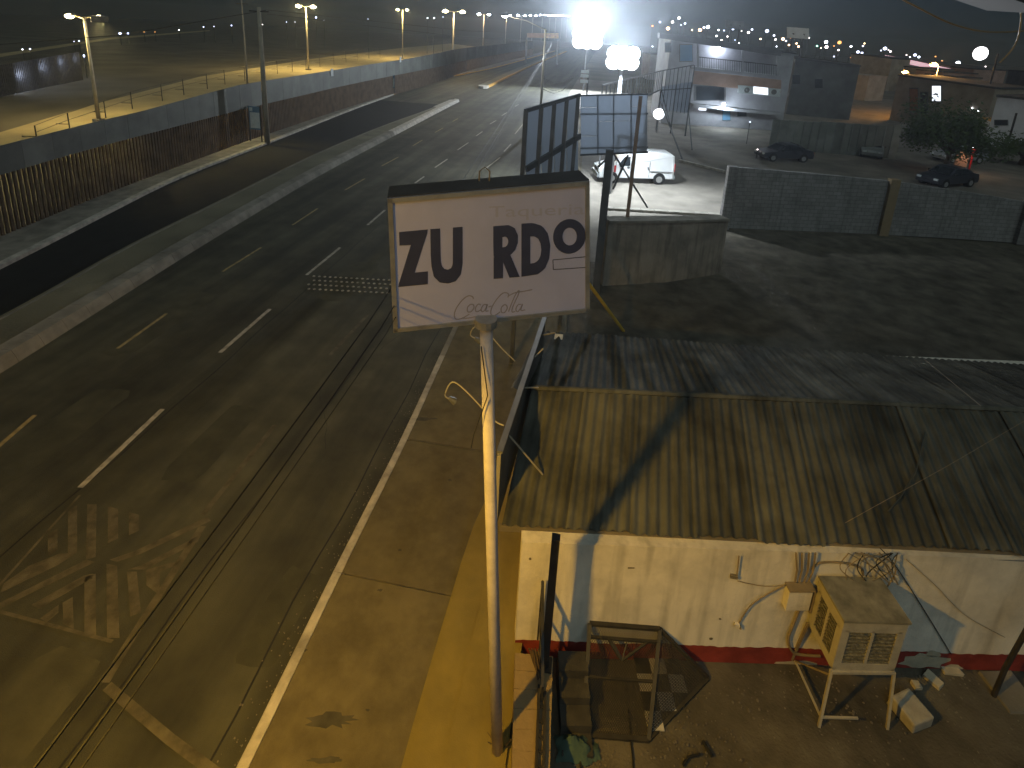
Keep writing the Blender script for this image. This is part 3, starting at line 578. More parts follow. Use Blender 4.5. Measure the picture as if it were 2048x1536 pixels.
bpy.context.view_layer.update(); tm = bpy.data.meshes.new_from_object(to.evaluated_get(bpy.context.evaluated_depsgraph_get())); bpy.data.objects.remove(to)
xs = [v.co.x for v in tm.vertices]; x0, x1 = min(xs), max(xs)
for v in tm.vertices:
    u = (v.co.x - x0) / (x1 - x0); q = SL(950 + 650 * u, 392 - 22 * u - v.co.y * 110, 0.0075); v.co = q - SB
tm.materials.append(M('sign_ghost')); inst('faded_lettering', tm, sg, (0, 0, 0))
ptop = at_depth(972, 640, 5.55); 
MB().tube([SB, SB.lerp(ptop, .5), ptop], [0.074, 0.070, 0.066], 14).build('pole', 'sign_pole_paint', sg, smooth=True)
MB().tube([ptop - V((0, 0, 0.06)), ptop + V((0, 0, 0.02))], 0.115, 14).build('collar', 'sign_frame', sg)
hk = SP(969, 352, -0.14); MB().tube([hk + e1 * (-0.05) + V((0, 0, -0.05)), hk + e1 * -0.05 + V((0, 0, 0.05)), hk + V((0, 0, 0.09)), hk + e1 * 0.05 + V((0, 0, 0.05)), hk + e1 * 0.05 + V((0, 0, -0.05))], 0.008, 6).build('lifting_hook', 'pipe', sg)
MB().box(SB + V((-0.05, -0.02, -0.02)), (0.62, 0.4, 0.1)).build('footing', 'yellow_steps', sg)
MB().tube([ptop + V((-0.02, -0.09, -0.25)), ptop + V((0.07, -0.1, -0.8)), ptop + V((-0.06, -0.1, -1.3)), ptop + V((-0.09, -0.06, -1.5))], 0.006, 5).build('loose_cable', 'rubber', sg)
for k, (x, y, dx, dz) in enumerate([(1000, 1500, -0.16, 0.2), (1004, 1500, 0.12, 0.24)]):
    q = at(x, y, 0.2); wd = thing('weed', ['dry weed stalk left of the sign pole foot', 'dry weed stalk right of the sign pole foot'][k], 'weed', q); m = MB()
    for j in range(6): m.bar(q, q + V((dx * (0.4 + 0.15 * j), random.uniform(-.06, .06), dz * random.uniform(.6, 1.1))), 0.006, 0.006)
    m.build('stem', 'bark', wd)

# ------------------------------------------------------------------ the restaurant building: white wall, corrugated roof, street facade
W0, W1 = at(1028, 1312), at(2048, 1342); wd = (W1 - W0).normalized(); wn = V((wd.y, -wd.x, 0)); W2 = W0 + wd * 15
OW = lambda x, y, off=0.0: on_plane(x, y, W0 + wn * off, wn)
bd = thing('restaurant_building', 'low white building with red painted base and corrugated roof behind the yard', 'building', W0)
WH = 2.2; bk = V((0, 5.6, 0)); Z = lambda p, z: V((p.x, p.y, z))
t_ = -wn * 0.2
MB().hexa([W0, W2, W2 + t_, W0 + t_], [Z(W0, WH), Z(W2, WH), Z(W2 + t_, WH), Z(W0 + t_, WH)]).build('wall', 'white_wall', bd)
MB().par(W0 + t_ + V((0, 0.005, 0)), V((0.2, 0, 0)), bk, (0, 0, WH)).build('side_wall', 'white_wall', bd)
MB().par(W0 + wd * 14.8 + t_, V((0.2, 0, 0)), bk, (0, 0, WH)).build('side_wall', 'white_wall', bd)
MB().par(W0 + t_ + bk, wd * 15, V((0, 0.2, 0)), (0, 0, WH - 0.35)).build('rear_wall', 'white_wall', bd)
random.seed(11); rbm = MB(); prev = None
for k in range(241):
    o_ = W0 + wn * 0.004 + wd * (15 * k / 240); z_ = .335 + .012 * math.sin(k * .21) + random.uniform(-.012, .010)
    if prev: rbm.poly([prev[0], o_, Z(o_, z_), prev[1]])
    prev = (o_, Z(o_, z_))
rb = rbm.build('base_band', 'red_band', bd)
def blob_on_wall(cx, cy, rx, ry, name, m, off=0.009, par=bd, n=18):
    pts = []
    for k in range(n):
        a = 2 * math.pi * k / n; f = random.uniform(0.7, 1.1); p = OW(cx + rx * f * math.cos(a), cy + ry * f * math.sin(a), off); p.z = max(p.z, 0.01); pts.append(p)
    return MB().poly(pts).build(name, m, par)
for c in [(1850, 1322, 58, 16), (1590, 1330, 50, 10), (1905, 1338, 22, 9), (1868, 1308, 16, 7)]: blob_on_wall(*c, 'plaster_patch', 'plaster_patch')
for c in [(1262, 1136, 9, 2), (1422, 1278, 4, 3), (1060, 1118, 3, 3), (1440, 1238, 3, 2)]: blob_on_wall(*c, 'chip', 'fascia', 0.006, n=8)
# roof lines: near eave, ridge, far eave
E0, E1 = at(996, 1052, 2.28), at(2048, 1106, 2.28); ed = (E1 - E0).normalized()
Ra, Rb = at(1675, 806, 3.1), at(1985, 820, 3.1); rd = (Rb - Ra).normalized()
Fa, Fb = at(1092, 662, 2.05), at(1670, 703, 2.05); fd = (Fb - Fa).normalized()
def line_at_x(p, d, x): return p + d * ((x - p.x) / d.x)
def sheet(x0, x1, waves, L0, L1, name, sk, lift):
    m = MB(); n = waves * 6; rows = 4; nv = []
    for j in range(rows + 1):
        for i in range(n + 1):
            x = x0 + (x1 - x0) * i / n; a = line_at_x(*L0, x); b = line_at_x(*L1, x + sk); p = a.lerp(b, j / rows)
            p.z += 0.024 * math.sin(2 * math.pi * i / 6) + lift + 0.010 * math.sin(j * 1.9 + x * 1.3); nv.append(p)
    m.add(nv, [(j * (n + 1) + i, j * (n + 1) + i + 1, (j + 1) * (n + 1) + i + 1, (j + 1) * (n + 1) + i) for j in range(rows) for i in range(n)])
    return m.build(name, 'roof_sheet', bd, smooth=True)
x = E0.x + 0.05; k = 0
while x < 14:
    wdt = 0.93; sheet(x, x + wdt + 0.05, 6, (E0 + V((0, random.uniform(-.05, .03), 0)), ed), (Ra, rd), 'roof_sheet', 0.12, 0.016 * (k % 2) + random.uniform(0, .006)); 
    sheet(x - 0.1, x + wdt - 0.08, 6, (Fa, fd), (Ra, rd), 'roof_sheet', -0.5 + 0.35, 0.006 * (k % 2)); x += wdt; k += 1
MB().tube([line_at_x(Ra, rd, -0.7) + V((0, 0, 0.03)), line_at_x(Ra, rd, 14) + V((0, 0, 0.03))], 0.05, 6).build('ridge_cap', 'roof_sheet', bd)
MB().bar(E0 + V((0.02, 0.05, -0.07)), line_at_x(E0, ed, 14) + V((0, 0.05, -0.07)), 0.05, 0.10).build('eave_board', 'fascia', bd)
MB().tube([line_at_x(E0, ed, 5.2) + V((0, -0.03, -0.11)), line_at_x(E0, ed, 13) + V((0, -0.03, -0.11))], 0.012, 6).build('eave_pipe', 'grey_steel', bd)
# loose litter and cables on the roof
def roofp(x, y, dz=0.04):
    n_ = (line_at_x(Ra, rd, 6) - line_at_x(E0, ed, 6)).cross(ed).normalized(); return on_plane(x, y, E0, n_) + V((0, 0, dz))
wc = MB().tube([roofp(1775, 1027), roofp(1800, 1000, .08), roofp(1830, 950, .1), roofp(1840, 905, .12), roofp(1848, 870, .06)], 0.011, 6).build('white_hose', 'plate_steel', None, roofp(1775, 1027)); tag(wc, 'bent pale hose lying on the corrugated roof', 'hose')
q0, q1 = at(1690, 1046, 2.9), at(2100, 812, 4.6); tag(MB().tube([q0, q0.lerp(q1, .5) + V((0, 0, -.03)), q1], 0.003, 5).build('roof_cable', 'pipe', None, q0), 'thin grey cable stretched across the corrugated roof', 'cable')
q0, q1 = at(1848, 718, 2.6), at(1962, 812, 3.2); tag(MB().tube([q0, q1], 0.005, 5).build('roof_guy_wire', 'pipe', None, q0), 'short thin wire reaching the far roof slope', 'cable')
# street facade board standing above the roof edge
fa0 = at(989, 1040, 2.15); fz = up(fa0, 906); f1 = at(1087, 636, fz)
f1b = V((f1.x, f1.y, 2.15)); f0t = V((fa0.x, fa0.y, fz)); fd_ = (f1b - fa0).normalized(); fn = V((fd_.y, -fd_.x, 0))
fc = thing('facade_board', 'long thin facade board standing along the pavement edge of the corrugated roof', 'facade', fa0)
nP = 7
for k in range(nP):
    a = fa0.lerp(f1b, k / nP) + fd_ * 0.008; b = fa0.lerp(f1b, (k + 1) / nP); MB().par(a, b - a, fn * 0.05, (0, 0, fz - 2.15)).build('panel', 'facade_panel', fc)
MB().bar(f0t + fn * 0.025 + V((0, 0, 0.02)), f1 + fn * 0.025 + V((0, 0, 0.02)), 0.09, 0.04).build('top_cap', 'grey_steel', fc)
MB().bar(fa0 + fn * 0.025 - fd_ * 0.03, f0t + fn * 0.025 - fd_ * 0.03, 0.055, 0.055).build('end_post', 'galv_pole', fc)
for k, (f, x, y) in enumerate([(0.12, 1085, 952), (0.42, 1085, 778), (0.66, 1086, 700), (0.86, 1110, 668)]):
    a = f0t.lerp(f1, f) + fn * 0.06 - V((0, 0, 0.08)); MB().tube([a, roofp(x, y, 0.03)], 0.014, 6).build('brace', 'galv_pole', fc)
for k, (p0, pm_, p1, p2, p3, lab) in enumerate([((1008, 851), (985, 838), (935, 785), (905, 764), (890, 790), 'lower bent goose-neck lamp arm sticking out over the pavement'), ((1030, 722), (1005, 698), (965, 655), (948, 655), (941, 670), 'upper bent goose-neck lamp arm behind the sign pole')]):
    zz = fz - 0.05; a = at(*p0, zz); t = thing('gooseneck_lamp', lab, 'lamp', a)
    e = at(p3[0] + 12, p3[1] + 8, zz + 0.1)
    MB().tube([V(v) for v in smooth([at(*p0, zz), at(*pm_, zz + .05), at(*p1, zz + .3), at(*p2, zz + .38), at(*p3, zz + .2), e], 5)], 0.012, 6).build('arm', 'galv_pole', t)
    MB().tube([e + V((-0.03, -.02, 0.03)), e + V((0.06, 0.02, -0.05))], [0.03, 0.06], 8).build('shade', 'grey_steel', t)

# ------------------------------------------------------------------ yard against the white wall
# evaporative cooler
c0 = at(1690, 1240, 1.86); c1 = at(1808, 1229, 1.86); cw = (c1 - c0).length; cdp = -wn * 0.62; cxd = wd * cw; cz = 0.95
cl = thing('evaporative_cooler', 'boxy cream evaporative cooler on a spindly metal stand against the wall', 'air cooler', (c0.x, c0.y, 0))
lo = V((c0.x, c0.y, cz)); H_ = 1.86 - cz
MB().par(lo + V((0, 0, H_ - 0.03)) - wn * -0.02 - wd * 0.02, cxd + wd * 0.04, cdp - wn * 0.02, (0, 0, 0.035)).build('top', 'cooler_top', cl)
MB().par(lo, cxd, cdp, (0, 0, 0.05)).build('pan', 'cooler_paint', cl)
MB().par(lo + cdp * 0.98, cxd, cdp * 0.02, (0, 0, H_ - 0.03)).build('back', 'cooler_side', cl)
for o in (lo, lo + cxd - wd * 0.05, lo + cdp + wn * 0.05, lo + cdp + wn * 0.05 + cxd - wd * 0.05): MB().par(o, wd * 0.05, -wn * 0.05, (0, 0, H_ - 0.03)).build('corner', 'cooler_paint', cl)
def pad(o, ex, nrm, name='louvre_panel'):
    L = ex.length; u = ex.normalized()
    fr = MB(); fr.par(o + V((0, 0, H_ * 0.76)), ex, nrm * -0.02, (0, 0, H_ * 0.20)); fr.par(o + V((0, 0, 0.05)), ex, nrm * -0.02, (0, 0, 0.07)); fr.par(o + V((0, 0, .12)), u * 0.06, nrm * -0.02, (0, 0, H_ * .66)); fr.par(o + ex - u * 0.06 + V((0, 0, .12)), u * 0.06, nrm * -0.02, (0, 0, H_ * .66)); fr.par(o + ex * 0.5 - u * 0.02 + V((0, 0, .12)), u * 0.04, nrm * -0.02, (0, 0, H_ * .66))
    pf = fr.build(name, 'cooler_paint', cl)
    MB().par(o - nrm * 0.035 + V((0, 0, 0.1)), ex, nrm * -0.01, (0, 0, H_ * .68)).build('wet_pad', 'cooler_pad', pf)
    for k in range(9):
        z = 0.13 + k * (H_ * .62) / 9; MB().par(o + u * 0.06 - nrm * 0.004 + V((0, 0, z)), ex - u * 0.12, nrm * -0.02, (0, 0, 0.012)).build('slat', 'cooler_pad', pf)
pad(lo + wd * 0.05 , cxd - wd * 0.10, wn); pad(lo + cdp + wn * 0.05, -cdp - wn * 0.10, -wd); 
for a in (0, 1):
    for b_ in (0, 1):
        o = V((c0.x, c0.y, 0)) + cxd * a + cdp * b_; spl = (wd * (a * 2 - 1) * 0.05 + wn * (1 - b_ * 2) * 0.10)
        MB().bar(o + spl, o + V((0, 0, cz)), 0.035).build('leg', 'cooler_paint' if b_ == 0 else 'pipe', cl)
f0 = V((c0.x, c0.y, 0.16)) - wd * .04 + wn * .08
MB().bar(f0, f0 + cxd * 0.6, 0.025).build('stretcher', 'cooler_paint', cl); MB().bar(f0, f0 + cdp - wn * 0.1, 0.025).build('stretcher', 'cooler_paint', cl); MB().bar(V((c0.x, c0.y, cz - 0.02)) - cdp * 0.02, V((c0.x, c0.y, cz - 0.02)) + cxd, 0.04).build('stretcher', 'cooler_paint', cl)
MB().bar(V((c0.x, c0.y, .85)), f0 + cdp - wn * .1, 0.02).build('stretcher', 'pipe', cl)
# electrical box, conduits, loose wiring
eb = thing('meter_box', 'pale electrical box with conduits on the white wall left of the cooler', 'electrical box', OW(1592, 1160))
q = OW(1572, 1165, 0.0); q2 = OW(1618, 1165, 0.0); MB().par(q + wn * .003, q2 - q, wn * 0.12, (0, 0, -0.38)).build('cabinet', 'white_wall', eb); MB().par(q + wn * .003 - wd * .02, q2 - q + wd * .04, wn * 0.15, (0, 0, 0.02)).build('lid', 'pipe', eb)
MB().par(OW(1622, 1170, 0.003), wd * .03, wn * .1, (0, 0, -.42)).build('side_flange', 'pipe', eb)
for k, x in enumerate((1590, 1598, 1608, 1617)):
    MB().tube([OW(x, 1164, 0.05), OW(x + 4 + 2 * k, 1140, 0.05), OW(x + 2 + 4 * k, 1106, 0.07)], 0.014, 6).build('conduit', 'pipe', eb)
MB().tube(smooth([OW(1600, 1214, .04), OW(1586, 1250, .04), OW(1577, 1275, .04), OW(1580, 1295, .04), OW(1594, 1308, .04), OW(1640, 1312, .04)], 5), 0.02, 8).build('drain_pipe', 'pipe', eb)
tp = thing('wall_tap', 'small pipe stub on the wall with a curved cable rising from it', 'pipe fitting', OW(1475, 1250)); MB().box(OW(1474, 1249, .04), (0.07, 0.06, 0.04)).build('valve', 'white_wall', tp); MB().tube([OW(1480, 1250, .04), OW(1481, 1258, .05)], .015, 6).build('spout', 'pipe', tp)
MB().tube(smooth([OW(1478, 1246, .03), OW(1500, 1212, .05), OW(1535, 1188, .05), OW(1570, 1170, .04)], 5), 0.010, 6).build('cable', 'pipe', tp)
tp = thing('wall_bracket', 'small rusty bracket with a drooping wire on the white wall', 'bracket', OW(1470, 1150)); MB().box(OW(1468, 1153, .03), (0.1, 0.04, 0.05)).build('plate', 'fascia', tp); MB().tube([OW(1474, 1150, .04), OW(1478, 1112, .05)], .01, 6).build('rod', 'pipe', tp); MB().tube(smooth([OW(1475, 1162, .03), OW(1500, 1168, .03), OW(1535, 1173, .03), OW(1570, 1170, .03)], 4), .006, 5).build('wire', 'pipe', tp)
random.seed(5); wb = thing('wire_bundle', 'tangle of loose cables hanging from the eave onto the cooler', 'cables', OW(1770, 1112))
for k in range(13):
    x0 = random.uniform(1690, 1800); x1 = random.uniform(1690, 1800); y1 = random.uniform(1150, 1185); xm = (x0 + x1) / 2 + random.uniform(-30, 30)
    MB().tube(smooth([OW(x0, 1106, .08), OW(xm, random.uniform(1120, 1145), .12), OW(x1, y1, .14)], 6), random.choice((.006, .008, .011)), 5).build('cable', random.choice(('pipe', 'rubber', 'fascia')), wb)
MB().tube(smooth([OW(1625, 1140, .03), OW(1640, 1126, .03), OW(1690, 1126, .03), OW(1722, 1136, .03), OW(1726, 1150, .03)], 5), .016, 6).build('conduit', 'pipe', wb)
MB().tube(smooth([OW(1760, 1096, .10), OW(1790, 1130, .03), OW(1845, 1215, .02), OW(1902, 1308, .02)], 5), .007, 5).build('long_wire', 'rubber', wb)
MB().tube(smooth([OW(1812, 1118, .02), OW(1870, 1170, .02), OW(1930, 1230, .02), OW(2010, 1275, .02)], 5), .004, 5).build('long_wire', 'pipe', wb)
MB().tube(smooth([OW(1622, 1186, .02), OW(1650, 1187, .02), OW(1658, 1200, .03), OW(1650, 1225, .05)], 5), .010, 5).build('cable', 'pipe', wb)
# leaning mesh panel
TLg, TRg, BLg, BRg = OW(1180, 1247, .03), OW(1320, 1258, .03), at(1165, 1470, .02), at(1297, 1480, .02)
mp = thing('mesh_panel', 'rusty wire mesh gate panel leaning against the white wall', 'mesh panel', BLg)
for a, b in ((TLg, TRg), (TRg, BRg), (BRg, BLg), (BLg, TLg)): MB().bar(a, b, 0.055, 0.045).build('frame_bar', 'mesh_steel', mp)
MB().bar(TLg.lerp(BLg, .13), TRg.lerp(BRg, .13), 0.035).build('frame_bar', 'mesh_steel', mp); MB().bar(TLg.lerp(BLg, .5), TRg.lerp(BRg, .5), 0.03).build('frame_bar', 'mesh_steel', mp)
cc = TLg.lerp(BRg, .33) * .5 + TRg.lerp(BLg, .33) * .5
for a, w in ((TLg.lerp(TRg, .28).lerp(BLg.lerp(BRg, .28), .13), .05), (TLg.lerp(TRg, .85).lerp(BLg.lerp(BRg, .85), .13), .03), (TLg.lerp(TRg, .55).lerp(BLg.lerp(BRg, .55), .13), .015)): MB().bar(a, cc, w, .03).build('brace', 'mesh_steel', mp)
m = MB(); nu, nvv = 28, 28
def gp(u, v): return TLg.lerp(TRg, u).lerp(BLg.lerp(BRg, u), v)
for k in range(-nvv, nu):
    u0, v0 = max(0, k / nu), max(0, -k / nvv); L = min(1 - u0, 1 - v0)
    if L > 0.02: m.bar(gp(u0, v0), gp(u0 + L, v0 + L), 0.005, 0.005); m.bar(gp(1 - u0, v0), gp(1 - u0 - L, v0 + L), 0.005, 0.005)
stuff(m.build('wire_mesh', 'mesh_steel', mp))
Sg = at(1415, 1350, .03) + wn * .04  # bars and mesh from here are shaped as the leaning panel's cast shadow
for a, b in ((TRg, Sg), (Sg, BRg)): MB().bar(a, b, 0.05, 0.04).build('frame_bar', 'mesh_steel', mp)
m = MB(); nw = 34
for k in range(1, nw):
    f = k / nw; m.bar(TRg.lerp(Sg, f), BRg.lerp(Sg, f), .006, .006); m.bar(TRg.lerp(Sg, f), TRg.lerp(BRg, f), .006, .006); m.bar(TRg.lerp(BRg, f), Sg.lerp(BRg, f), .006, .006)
stuff(m.build('shadow_mesh', 'mesh_steel', mp))
# checkered tiles on the ground beside it
tl = thing('tile_patch', 'patch of black and white checkered floor tiles beside the mesh panel', 'floor tiles', at(1300, 1440))
ts = 0.235; o = at(1296, 1462, 0.03)
for i in range(5):
    for j in range(4):
        if i < 2 or (i >= 4 and j < 2) or (i == 3 and j < 1): continue
        p = o + wd * (i - 2) * ts - wn * (j * ts); p.z = 0.028 + 0.003 * random.random()
        MB().par(p + wd * .003, wd * (ts - .006), -wn * (ts - .006), (0, 0, 0.015)).build('tile', 'tile_white' if (i + j) % 2 == 0 else 'tile_black', tl)
# low brown wall, stair, railing and post at the pavement edge
lw = thing('low_brown_wall', 'low weathered brown wall between the pavement and the yard stairs', 'wall', at(1030, 1308, .6))
a, b = at(1030, 1306, .58), at(1106, 1313, .58); c, d = at(1098, 1600, .58), at(1022, 1600, .58)
MB().hexa([Z(d, 0), Z(c, 0), Z(b, 0), Z(a, 0)], [Z(d, .56), Z(c, .56), Z(b, .56), Z(a, .56)]).build('body', 'low_wall_brown', lw)
nC = 7
for k in range(nC):
    f0, f1_ = k / nC + .004, (k + 1) / nC; dz = random.uniform(0, .012); A1, B1, C1, D1 = a.lerp(d, f0), b.lerp(c, f0), b.lerp(c, f1_), a.lerp(d, f1_)
    MB().hexa([Z(D1, .561), Z(C1, .561), Z(B1, .561), Z(A1, .561)], [Z(D1, .59 + dz), Z(C1, .59 + dz), Z(B1, .59 + dz), Z(A1, .59 + dz)]).build('cap_stone', 'low_wall_brown', lw)
gr = thing('steel_gate_leaf', 'narrow dark steel gate leaf standing on the low brown wall', 'gate', at(1078, 1380, .6))
for (x0, y0, x1, y1) in ((1078, 1372, 1070, 1600), (1090, 1385, 1086, 1600)): MB().bar(at(x0, y0, .64), at(x1, y1, .64), .035, .06).build('rail', 'dark_steel', gr)
for k in range(6): MB().bar(at(1078 - k, 1380 + 30 * k, .65), at(1090 - k, 1388 + 30 * k, .65), .02).build('rung', 'dark_steel', gr)
st = thing('yard_stairs', 'short concrete stairs coloured dark as if in shade between low brown wall and mesh panel', 'stairs', at(1135, 1400))
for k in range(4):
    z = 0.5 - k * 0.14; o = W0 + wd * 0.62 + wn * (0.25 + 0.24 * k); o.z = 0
    MB().par(o, wd * 0.42, wn * 0.26, (0, 0, z)).build('step', 'steps_shade', st)  # shade of the low wall is put into the step colour
rl = thing('stair_railing', 'dark steel stair railing in front of the white wall', 'railing', W0 + wd * .35 + wn * .1)
r0 = W0 + wd * .33 + wn * .1; rr = [(0.0, 1.62), (0.28, 1.35), (0.56, 1.08), (0.84, 0.85)]
for o_, z in rr: MB().bar(Z(r0 + wn * o_, .55 if o_ > .3 else .5), Z(r0 + wn * o_, z), .028).build('baluster', 'dark_steel', rl)
MB().bar(Z(r0, 1.62), Z(r0 + wn * .84, .85), .04).build('handrail', 'dark_steel', rl); MB().bar(Z(r0, 1.05), Z(r0 + wn * .84, .62), .03).build('lower_rail', 'dark_steel', rl)
pp = at(1084, 1390); po = thing('awning_post', 'thick dark square post in front of the white wall by the stairs', 'post', pp); MB().bar(Z(pp, 0), Z(pp, 2.88), .11, .11).build('shaft', 'dark_steel', po); MB().box(Z(pp, .56), (.2, .2, .12)).build('foot', 'dark_steel', po)
bx = thing('scrap_pile', 'bundle of dark scrap rods resting on the low brown wall', 'scrap', at(1070, 1310, .6))
random.seed(3)
for k in range(7): MB().bar(at(1058 + 3 * k, 1300 + random.uniform(-6, 6), .62 + .02 * k), at(1072 + 3 * k + random.uniform(-4, 6), 1345 + random.uniform(-12, 14), .62), .018).build('rod', random.choice(('dark_steel', 'rust_steel')), bx)
# rubble, block, tarp and leaning pole in the yard
def chunk(cx, cy, w, d, h, rz, name, label, cat, m, group=None):
    p = at(cx, cy); b = MB(); mrot = Matrix.Rotation(rz, 3, 'Z'); random.seed(int(cx * 7 + cy)); j = lambda: random.uniform(-.12, .12)
    q = [(-1, -1), (1, -1), (1, 1), (-1, 1)]
    b.hexa([p + mrot @ V((x * w / 2 * (1 + j()), y * d / 2 * (1 + j()), -.01)) for x, y in q], [p + mrot @ V((x * w / 2 * (1 + j()), y * d / 2 * (1 + j()), h * (1 + j()))) for x, y in q])
    o = b.build(name, m, None, p); bv = o.modifiers.new('bevel', 'BEVEL'); bv.width = min(w, d, h) * .12; bv.segments = 2; return tag(o, label, cat, group)
chunk(1818, 1430, .36, .40, .2, .5, 'concrete_block', 'loose pale concrete block on the dirt below the cooler', 'block', 'block_grey')
chunk(1865, 1362, .15, .22, .06, .7, 'rubble_piece', 'larger flat plaster lump on the dirt right of the cooler stand', 'rubble', 'plaster_patch')
chunk(1832, 1372, .12, .10, .05, .2, 'rubble_piece', 'small plaster lump between the cooler stand and the flat lump', 'rubble', 'plaster_patch')
chunk(1902, 1345, .3, .10, .05, .1, 'rubble_piece', 'long plaster lump lying against the red wall base', 'rubble', 'plaster_patch')
chunk(2020, 1385, .5, .55, .03, .2, 'concrete_slab', 'flat pale slab on the dirt at the right edge beside the leaning pole', 'slab', 'concrete')
q = at(1987, 1392); tag(MB().tube([q, q + V((.07, .06, .5)), q + V((.34, .12, 2.4))], .035, 8).build('leaning_pole', 'dark_steel', None, q), 'dark pole leaning at the right edge of the yard', 'pole')
random.seed(9)
def rag(cx, cy, rx, ry, h, name, label, m):
    b = MB(); n = 9; vs_ = []
    for j in range(n):
        for i in range(n):
            u, v = i / (n - 1) * 2 - 1, j / (n - 1) * 2 - 1; p = at(cx, cy) + wd * u * rx * random.uniform(.8, 1.1) - wn * v * ry * random.uniform(.8, 1.1); p.z = .02 + h * max(0, 1 - u * u) * max(0, 1 - v * v) * random.uniform(.4, 1.2); vs_.append(p)
    b.add(vs_, [(j * n + i, j * n + i + 1, (j + 1) * n + i + 1, (j + 1) * n + i) for j in range(n - 1) for i in range(n - 1)]); return tag(b.build(name, m, None, at(cx, cy), True), label, 'tarp')
rag(1148, 1500, .26, .17, .22, 'crumpled_tarp', 'crumpled dark green tarp at the foot of the stairs', 'cloth')
rag(1190, 1505, .07, .10, .05, 'rag', 'small dark rag on the dirt right of the tarp', 'cloth')
for (pts, r, lab) in (([(1258, 1420), (1262, 1480), (1268, 1545)], .02, 'dark hose lying across the dirt below the mesh panel'), ([(1406, 1482), (1416, 1500), (1424, 1512)], .045, 'short dark stick on the dirt in the lower middle of the yard'), ([(1400, 1508), (1378, 1514), (1366, 1530)], .03, 'curved dark strip beside the short stick'), ([(1160, 1500), (1162, 1560)], .025, 'dark bar at the bottom edge beside the tarp')):
    q = at(*pts[0]); tag(MB().tube([at(x, y, .03) for x, y in pts], r * .6, 6).build('yard_litter', 'rubber', None, q), lab, 'debris')
random.seed(21); m = MB()
for k in range(600):
    p = V((random.uniform(.3, 12), random.uniform(3.6, 7), 0.0)); 
    if (p - W0).dot(wn) < 0.12: continue
    r = random.uniform(.005, .016); m.ball(p + V((0, 0, r * .4)), r, 5, 3, (1, random.uniform(.6, 1.2), .6))
for (cx, cy, n_, sp) in ((1850, 1352, 90, .45), (1600, 1362, 60, .5), (1700, 1440, 70, .5), (1450, 1400, 60, .5), (1230, 1500, 80, .35), (1400, 1500, 60, .5), (1950, 1420, 60, .5), (1330, 1480, 50, .3)):
    for k in range(n_):
        p = at(cx, cy) + V((random.gauss(0, sp), random.gauss(0, sp * .5), 0)); r = random.uniform(.006, .024)
        if (p - W0).dot(wn) > .1: m.ball(p + V((0, 0, r * .3)), r, 5, 3, (1, random.uniform(.5, 1.3), .5))
g_ = stuff(m.build('yard_gravel', 'gravel')); tag(g_, 'scattered small stones on the dirt yard', 'gravel')
# overhead cables along the near carriageway
for k, (a, b, lab) in enumerate([((62, 1545), (735, 648), 'leftmost of three dark overhead cables crossing above the road'), ((128, 1545), (762, 655), 'middle of three dark overhead cables crossing above the road'), ((158, 1545), (772, 668), 'thin rightmost of three dark overhead cables above the road')]):
    z = 6.75 - .12 * k; p, q = at(*a, z), at(*b, z); d = q - p; e = V((-5.3, 58, 8.3)); s0 = p - d * 1.4
    pts = [s0, p, p.lerp(q, .35) - V((0, 0, .012)), p.lerp(q, .7) - V((0, 0, .01)), q, q.lerp(e, .3) - V((0, 0, .05)), q.lerp(e, .65) - V((0, 0, .05)), e]
    tag(MB().tube(pts, .0055 if k < 2 else .0035, 6).build('overhead_cable', 'rubber', None, p), lab, 'cable', 'overhead cables above the road')

# ------------------------------------------------------------------ V-shaped billboard behind the sign
def px_quad(o, n, pts, off=0.0): return [on_plane(x, y, o + n * off, n) for x, y in pts]
lp, cp_ = at(1074, 692), at(1192, 600); bb = thing('rear_billboard', 'angled billboard frame with bluish panels seen from behind, left of the parked van', 'billboard', cp_)
bdv = (cp_ - lp).normalized(); bn = V((bdv.y, -bdv.x, 0))
LP = lambda x, y, off=0.0: on_plane(x, y, lp + bn * off, bn)
xs_ = [1052, 1083, 1109, 1134, 1157]
for k in range(4):
    xa, xb = xs_[k] + 1, xs_[k + 1] - 1; ta = 222 - (xa - 1050) * .29; tb = 222 - (xb - 1050) * .29
    MB().prism([LP(xa, ta, -.06), LP(xb, tb, -.06), LP(xb, 372, -.06), LP(xa, 380, -.06)], -bn * 0.02).build('skin_panel', 'bb_skin', bb)
for k, x in enumerate(xs_):
    t0 = LP(x, 222 - (x - 1050) * .29); base = Z(t0, 0) if k in (0, 4) else Z(t0, up(t0, 385)); MB().bar(base, t0, .11, .11).build('post', 'bb_frame', bb)
MB().bar(LP(1050, 222), LP(1160, 190), .07, .10).build('rail', 'bb_frame', bb); MB().bar(LP(1053, 338), LP(1160, 272), .08, .16).build('rail', 'bb_frame', bb); MB().bar(LP(1053, 400), LP(1160, 345), .08, .12).build('rail', 'bb_frame', bb)
